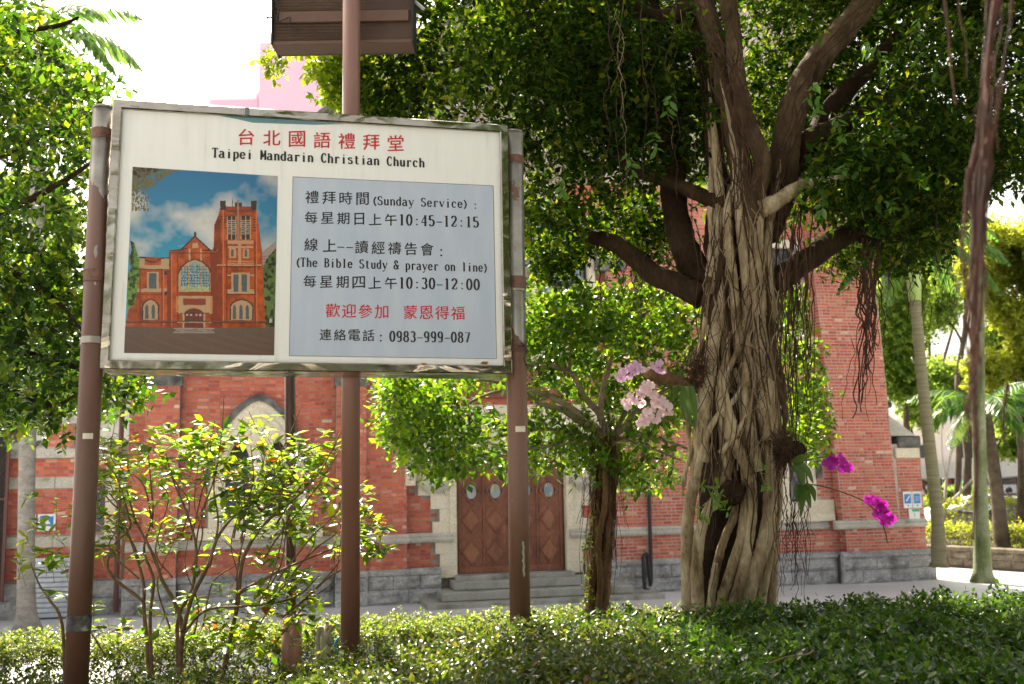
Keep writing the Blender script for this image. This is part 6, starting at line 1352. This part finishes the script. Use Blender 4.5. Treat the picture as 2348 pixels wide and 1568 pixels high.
# near ground cover hedge: dappled left part and dark right part
def groundhedge(nm,x0f,x1f,y0,y1,ztop,n,nl,L,W,m,seed,label,bumpy=.05,front=True,tl=.07):
    u=rng.random(n); y=y0+(y1-y0)*rng.random(n); xa=x0f(y);xb=x1f(y); x=xa+(xb-xa)*u; zt=ztop(x,y)
    P=np.stack([x,y,zt],1); P[:,2]+=bumpy*n3(P,3.2,seed)+bumpy*.7*n3(P,9,seed+1)+bumpy*.4*rng.normal(size=n)-rng.random(n)**1.4*.22
    T=rdir(n)*.8+np.array([0,-.1,.55])
    t=empty(nm,(float(x.mean()),float(y.mean()),BED),label,'hedge'); obj('foliage',sprigs(P,T,nl,tl,L,W,up=.6,big=False),m,t,kind='stuff')
    sel=rng.random(n)<.5; obj('twigs',twigmesh(P[sel]-T[sel]*.08,T[sel],.15,.0013),B_cam,t,kind='stuff')
    mb=MB()
    for i in range(420):
        q=P[rng.integers(n)]; mb.add(*tube([[q[0]+rng.normal()*.06,q[1]+rng.normal()*.06,BED],[q[0],q[1],q[2]-.03]],[.006,.003],4,cap=False))
    obj('stems',mb.get(),B_cam,t,kind='stuff'); return t
edgeL=lambda y:-.56*y-.5
zl=lambda x,y:1.59+.13*np.clip((x+1.6)/.7,0,1)+.14*np.clip((x+.5)/.5,0,1)
groundhedge('low_hedge',edgeL,lambda y:.45+.45*rng.random(len(y)),3.7,6.0,zl,17000,6,.039,.26,L_hnr,51,'dappled small-leaved hedge across the bottom left and centre, dead leaves caught in it')
zr=lambda x,y:1.78+.03*np.clip(x-.5,0,1.2)+.035*np.clip(x-1.5,0,3)-.04*np.clip(5.4-y,0,2)
groundhedge('low_hedge',lambda y:.0+.7*rng.random(len(y)),lambda y:.56*y+.6,4.2,6.8,zr,18500,6,.047,.27,L_hdk,52,'dense dark green hedge across the bottom right in front of the banyan',.055)
# front face of the dark hedge
n=5200; x=rng.uniform(.3,3.2,n); z=rng.uniform(1.0,1.75,n); P=np.stack([x,4.20-.05*n3(np.stack([x,x*0,z],1),5,3)+rng.random(n)*.12,z],1)
hf=[o for o in bpy.data.objects if o.name.startswith('low_hedge')][-1]
obj('front_foliage',sprigs(P,rdir(n)*.7+[0,-.6,.3],6,.08,.056,.27),L_hdk,hf,kind='stuff')
# dead leaves caught on the hedge
DL=[(1430/3.79+618,1000/3.79+1375,'large pale brown palmate leaf standing in the hedge below the centre pole',.10,0),(1905/3.79+618,960/3.79+1375,'pointed red-brown dead leaf standing in the hedge right of the centre pole',.09,1),(1900/3.79+618,1160/3.79+1375,'curled rusty dead leaf low in the hedge, below the pointed one',.08,2),(1880,2*0+1515,'',0,3),(1440,1535,'dull brown dead leaf caught in the hedge left of the banyan foot',.07,4)]
for x,y,lb_,s,k in DL:
    if not lb_: continue
    c=at(x,y,5.2); o5=[(0,-1),(.35,-.3),(.9,.1),(.4,.15),(.55,.9),(.1,.45),(-.2,1.0),(-.35,.35),(-.9,.45),(-.5,-.1),(-.25,-.5)] if k in(0,4) else [(0,-1),(.4,-.3),(.35,.3),(.05,1.1),(-.25,.2),(-.35,-.5)]
    V=[c+np.array([a*s,(abs(a)*.25+.1*b_)*s,b_*s]) for a,b_ in o5]+[c]; n_=len(o5)
    tag(obj('dead_leaf',(V,[(i,(i+1)%n_,n_) for i in range(n_)]),X_dead if k else m_leaf('pale_dead_leaf',[(0,(.30,.17,.13)),(1,(.3,.17,.13))],[(0,(.5,.3,.22)),(1,(.5,.3,.22))],.3,.8,island=False)),lb_,'leaf')
# fallen cut twigs on the dark hedge
for a,b_,lb_ in ((at(1765,1520,4.6),at(1850,1500,4.55),'thin cut brown branch lying in the dark hedge at the bottom right'),): tag(obj('cut_twig',tube(catmull([a,(a+b_)/2+[0,0,.01],b_,b_+[.03,0,.02]],10),.0035,6),B_cam),lb_,'branch')
# ================================================================ LEAFY SHRUB (behind the posts)
sb0=at(430,1560,6.7); sb0[2]=BED; cam_s=empty('camellia_shrub',tuple(sb0),'open leafy shrub with thin brown stems under the notice board','shrub')
stems=[([(418,1600),(414,1500),(418,1440),(400,1380),(372,1330),(350,1270),(310,1190),(290,1120)],14,4,6.8),([(418,1450),(440,1370),(475,1300),(500,1230),(540,1180),(600,1130)],11,4,6.7),([(410,1560),(408,1420),(440,1350),(450,1260),(430,1180),(400,1110),(380,1040)],10,3,6.8),
([(345,1600),(338,1480),(330,1400),(328,1330),(300,1240),(280,1190)],12,4,6.9),([(350,1580),(344,1420),(352,1330),(330,1260),(350,1180),(345,1100),(340,1040)],9,3,6.9),([(500,1600),(520,1500),(545,1380),(555,1290),(590,1220),(640,1170),(700,1120),(740,1060)],12,4,6.9),([(545,1360),(600,1330),(660,1300),(720,1275),(780,1250)],9,3,6.8),
([(150,1600),(142,1430),(110,1370),(90,1340),(70,1290)],9,3,6.9),([(330,1380),(250,1310),(262,1250),(300,1200),(250,1130)],8,3,6.8),([(415,1460),(470,1400),(560,1390),(640,1380),(690,1360),(730,1320)],7,3,6.7),([(600,1130),(640,1080),(690,1040),(735,1020)],5,3,6.7),([(480,1300),(500,1200),(490,1120),(500,1060)],6,2,6.7),([(790,1250),(830,1240),(880,1270)],5,2,7.0),([(780,1180),(830,1170),(870,1190)],4,2,7.0),([(300,1200),(270,1100),(240,1060)],5,2,6.8),([(240,1500),(200,1440),(160,1420)],5,2,6.6),([(560,1180),(580,1100),(575,1020)],5,2,6.8),([(640,1170),(650,1090),(640,1010)],5,2,6.8)]
for k in range(34):
    x0=rng.uniform(240,760); y0=rng.uniform(1150,1480); bx0=418 if x0<500 else 520; x1=x0+(x0-bx0)*.25+rng.normal()*25
    stems.append(([((x0*1.6+bx0)/2.6,y0),(x0+rng.normal()*10,y0-rng.uniform(60,110)),(x1+rng.normal()*14,y0-rng.uniform(130,190)),(x1+rng.normal()*25,y0-rng.uniform(210,280))],4.5,1.6,rng.uniform(6.6,7.1)))
for pts,w0,w1,Y in stems: limb('stem',pts,[Y,Y+rng.normal()*.15],w0,w1,B_cam,cam_s,6,lump=.1)
cp_,ct_=[],[]
def cpart(poly,n,th,seed,Y0=6.5,Y1=7.3,nl=6): 
    C_=volume(poly,Y0,Y1,n,2.6,th,seed,6); T=rdir(n)*.7+[0,-.1,.45]; return C_,T
S1=[(265,1040),(330,1000),(400,985),(480,980),(560,970),(640,1000),(700,1010),(780,1020),(800,1060),(800,1220),(760,1290),(700,1250),(600,1240),(520,1180),(440,1200),(380,1160),(330,1180),(240,1120)]
C1,T1=cpart(S1,300,-.1,61)
C2,T2=cpart([(230,1000),(265,1020),(300,1130),(260,1260),(230,1300),(225,1100)],40,-.3,62)
C3,T3=cpart([(40,1290),(60,1220),(110,1180),(100,1130),(170,1130),(170,1400),(120,1380),(60,1340)],26,-.4,63)
C4,T4=cpart([(800,1120),(860,1150),(890,1230),(880,1300),(820,1260),(800,1200)],30,-.4,64)
C5,T5=cpart([(200,1390),(350,1380),(500,1400),(700,1330),(760,1400),(740,1470),(600,1500),(220,1500)],80,-.2,65)
C6,T6=cpart([(380,1200),(500,1220),(640,1270),(700,1330),(640,1400),(460,1390),(320,1300)],50,-.1,66)
C_=np.concatenate([C1,C2,C3,C4,C5,C6]);T=np.concatenate([T1,T2,T3,T4,T5,T6]); perm=rng.permutation(len(C_)); C_,T=C_[perm],T[perm]
fr=np.argsort(C_[:,1]); C_,T=C_[fr],T[fr]
singles('leaf',C_[:50],T[:50],6,.10,.088,.27,L_camo,cam_s,flat=True)
obj('foliage',sprigs(C_[50:],T[50:],6,.10,.086,.27,up=.7,big=True,flat=True),L_cam,cam_s,kind='stuff'); obj('twigs',twigmesh(C_-T*.06,T,.17,.0022),B_cam,cam_s,kind='stuff')
# ================================================================ ORCHIDS
def petalmesh(L,W,nm,m,cup=.15):
    V=[(0,0,0)];n=10
    out=[(W*math.sin(a)*(.55+.45*math.sin(a/2))*1.0,L*(1-math.cos(a))/2,0) for a in np.linspace(0,2*math.pi,n,endpoint=False)]
    V=[(x,y,cup*L*((x/W)**2)*.5-cup*(y/L)**2*L*.5) for x,y,_ in out]+[(0,L*.55,-cup*L*.35)]
    return mkmesh(nm,V,[(i,(i+1)%n,n) for i in range(n)],m,True)
def flowerset(m): return petalmesh(.036,.024,'petal',m,.3),petalmesh(.034,.013,'petal',m,.3),petalmesh(.017,.011,'lip',P_lip,.8)
def flower(parent,p,face,roll,sc,ms):
    """flower part: lip mesh with five petals as sub-parts"""
    big,sep,lip=ms; f=bpy.data.objects.new('flower',lip); COL.objects.link(f); f.parent=parent
    z=Vector(face).normalized(); q=z.to_track_quat('Z','Y'); f.rotation_mode='QUATERNION'; f.rotation_quaternion=q@Matrix.Rotation(roll,3,'Z').to_quaternion(); f.location=Vector(p)-Vector(rootloc(parent)); f.scale=(sc,)*3
    for me,a,zz in ((big,80,.002),(big,-80,.002),(sep,0,0),(sep,140,0),(sep,-140,0)):
        o=bpy.data.objects.new('petal',me); COL.objects.link(o); o.parent=f; o.rotation_euler=(rng.normal()*.12+.15,rng.normal()*.1,math.radians(a+180)); o.location=(0,0,zz)
def orchid(nm,mount,label,stalks,leaves_,mat_,sc,Y):
    b0=at(*mount,Y); t=empty(nm,tuple(b0),label,'orchid'); ms=flowerset(mat_)
    for pts,w_ in stalks: obj('flower_stem',tube(catmull(PP(pts,Y),30),w_/2*Y/F,5),m_stem,t)
    for pts,w_ in leaves_:
        P=catmull(PP(pts,[Y,Y-.12]),9); V=[];Fc=[]; T=np.gradient(P,axis=0); S=unit(np.cross(T,[0,1,0])); 
        for i in range(9):
            ww=w_/2*Y/F*math.sin(min(1,.25+i/8*.9)*math.pi*.93)**.6 if i<8 else .002
            V+= [P[i]-S[i]*ww,P[i]+np.array([0,.008,0]),P[i]+S[i]*ww]
        for i in range(8): Fc+= [(3*i,3*i+1,3*i+4,3*i+3),(3*i+1,3*i+2,3*i+5,3*i+4)]
        obj('leaf',(V,Fc),L_orc,t,smooth=True)
    return t,ms
m_stem=m_plain('orchid_stem',(.10,.07,.03),.6)
t,ms=orchid('orchid_plant',(1600,885),'lilac-pink orchid spray arching above the cut branch left of the banyan trunk',[([(1590,888),(1560,868),(1530,850),(1490,838),(1460,842),(1432,862)],3)],[([(1560,884),(1550,900),(1546,918)],11)],P_lil,1.0,7.12)
for x,y in ((1424,868),(1428,852),(1442,862),(1446,842),(1456,852),(1462,838),(1470,848),(1418,860),(1437,846),(1452,835),(1498,838),(1508,846),(1518,850),(1512,832)): flower(t,at(x,y,7.08+rng.random()*.06),(rng.normal()*.5-.2,-1,rng.normal()*.4),rng.normal()*.4,.95,ms)
t,ms=orchid('orchid_plant',(1575,890),'pale pink orchid with a dense hanging cluster below the cut branch',[([(1572,890),(1540,905),(1510,935),(1496,965)],3),([(1572,890),(1530,890),(1480,900),(1445,925)],3)],[([(1566,885),(1564,925),(1572,965)],13),([(1574,885),(1578,935),(1584,985)],15),([(1584,885),(1592,930),(1594,990)],15),([(1556,885),(1548,900),(1543,925)],12)],P_pale,1.1,7.1)
for x,y in ((1482,880),(1490,884),(1474,892),(1462,900),(1446,908),(1452,918),(1434,922),(1440,932),(1468,908),(1484,898),(1498,905),(1510,912),(1522,920),(1506,926),(1496,938),(1484,944),(1474,958),(1466,968),(1480,968),(1492,958),(1520,935),(1532,930),(1528,946),(1514,948),(1504,962),(1538,944),(1470,925),(1500,920)): flower(t,at(x,y,7.04+rng.random()*.08),(rng.normal()*.5-.1,-1,rng.normal()*.4),rng.normal()*.5,1.05,ms)
t,ms=orchid('orchid_plant',(1815,1060),'magenta orchid spray reaching up and right from the banyan root stub',[([(1815,1062),(1850,1055),(1885,1048),(1915,1055),(1945,1075)],2.5)],[([(1822,1062),(1835,1085),(1842,1115)],22),([(1826,1058),(1850,1078),(1864,1108)],16),([(1818,1060),(1840,1048),(1856,1048)],16)],P_mag,1.1,7.2)
for x,y in ((1894,1060),(1905,1050),(1916,1056),(1926,1048),(1934,1060),(1944,1072),(1932,1074),(1903,1068)): flower(t,at(x,y,7.14+rng.random()*.05),(rng.normal()*.4+.1,-1,rng.normal()*.3),rng.normal()*.4,1.15,ms)
t,ms=orchid('orchid_plant',(1825,1110),'magenta orchid spray on a long stem drooping to the right in front of the buttress',[([(1820,1112),(1870,1112),(1930,1128),(1985,1152),(2012,1180),(2028,1215),(2034,1245)],3.2),([(2034,1245),(2042,1240),(2044,1232)],1.5)],[([(1830,1112),(1838,1140),(1836,1185)],18),([(1838,1112),(1850,1135),(1858,1165)],18),([(1828,1112),(1826,1130),(1828,1150)],18),([(1845,1110),(1862,1125),(1868,1150)],16)],P_mag,1.2,7.2)
for x,y,rr in ((1994,1145,.2),(2008,1150,.2),(2018,1165,0),(2028,1178,.3),(2012,1180,.1),(2030,1196,0),(2040,1190,.2),(2022,1158,.2)): flower(t,at(x,y,7.13+rng.random()*.05),(rng.normal()*.3-.05,-1,rng.normal()*.25),rng.normal()*.3,1.25,ms)
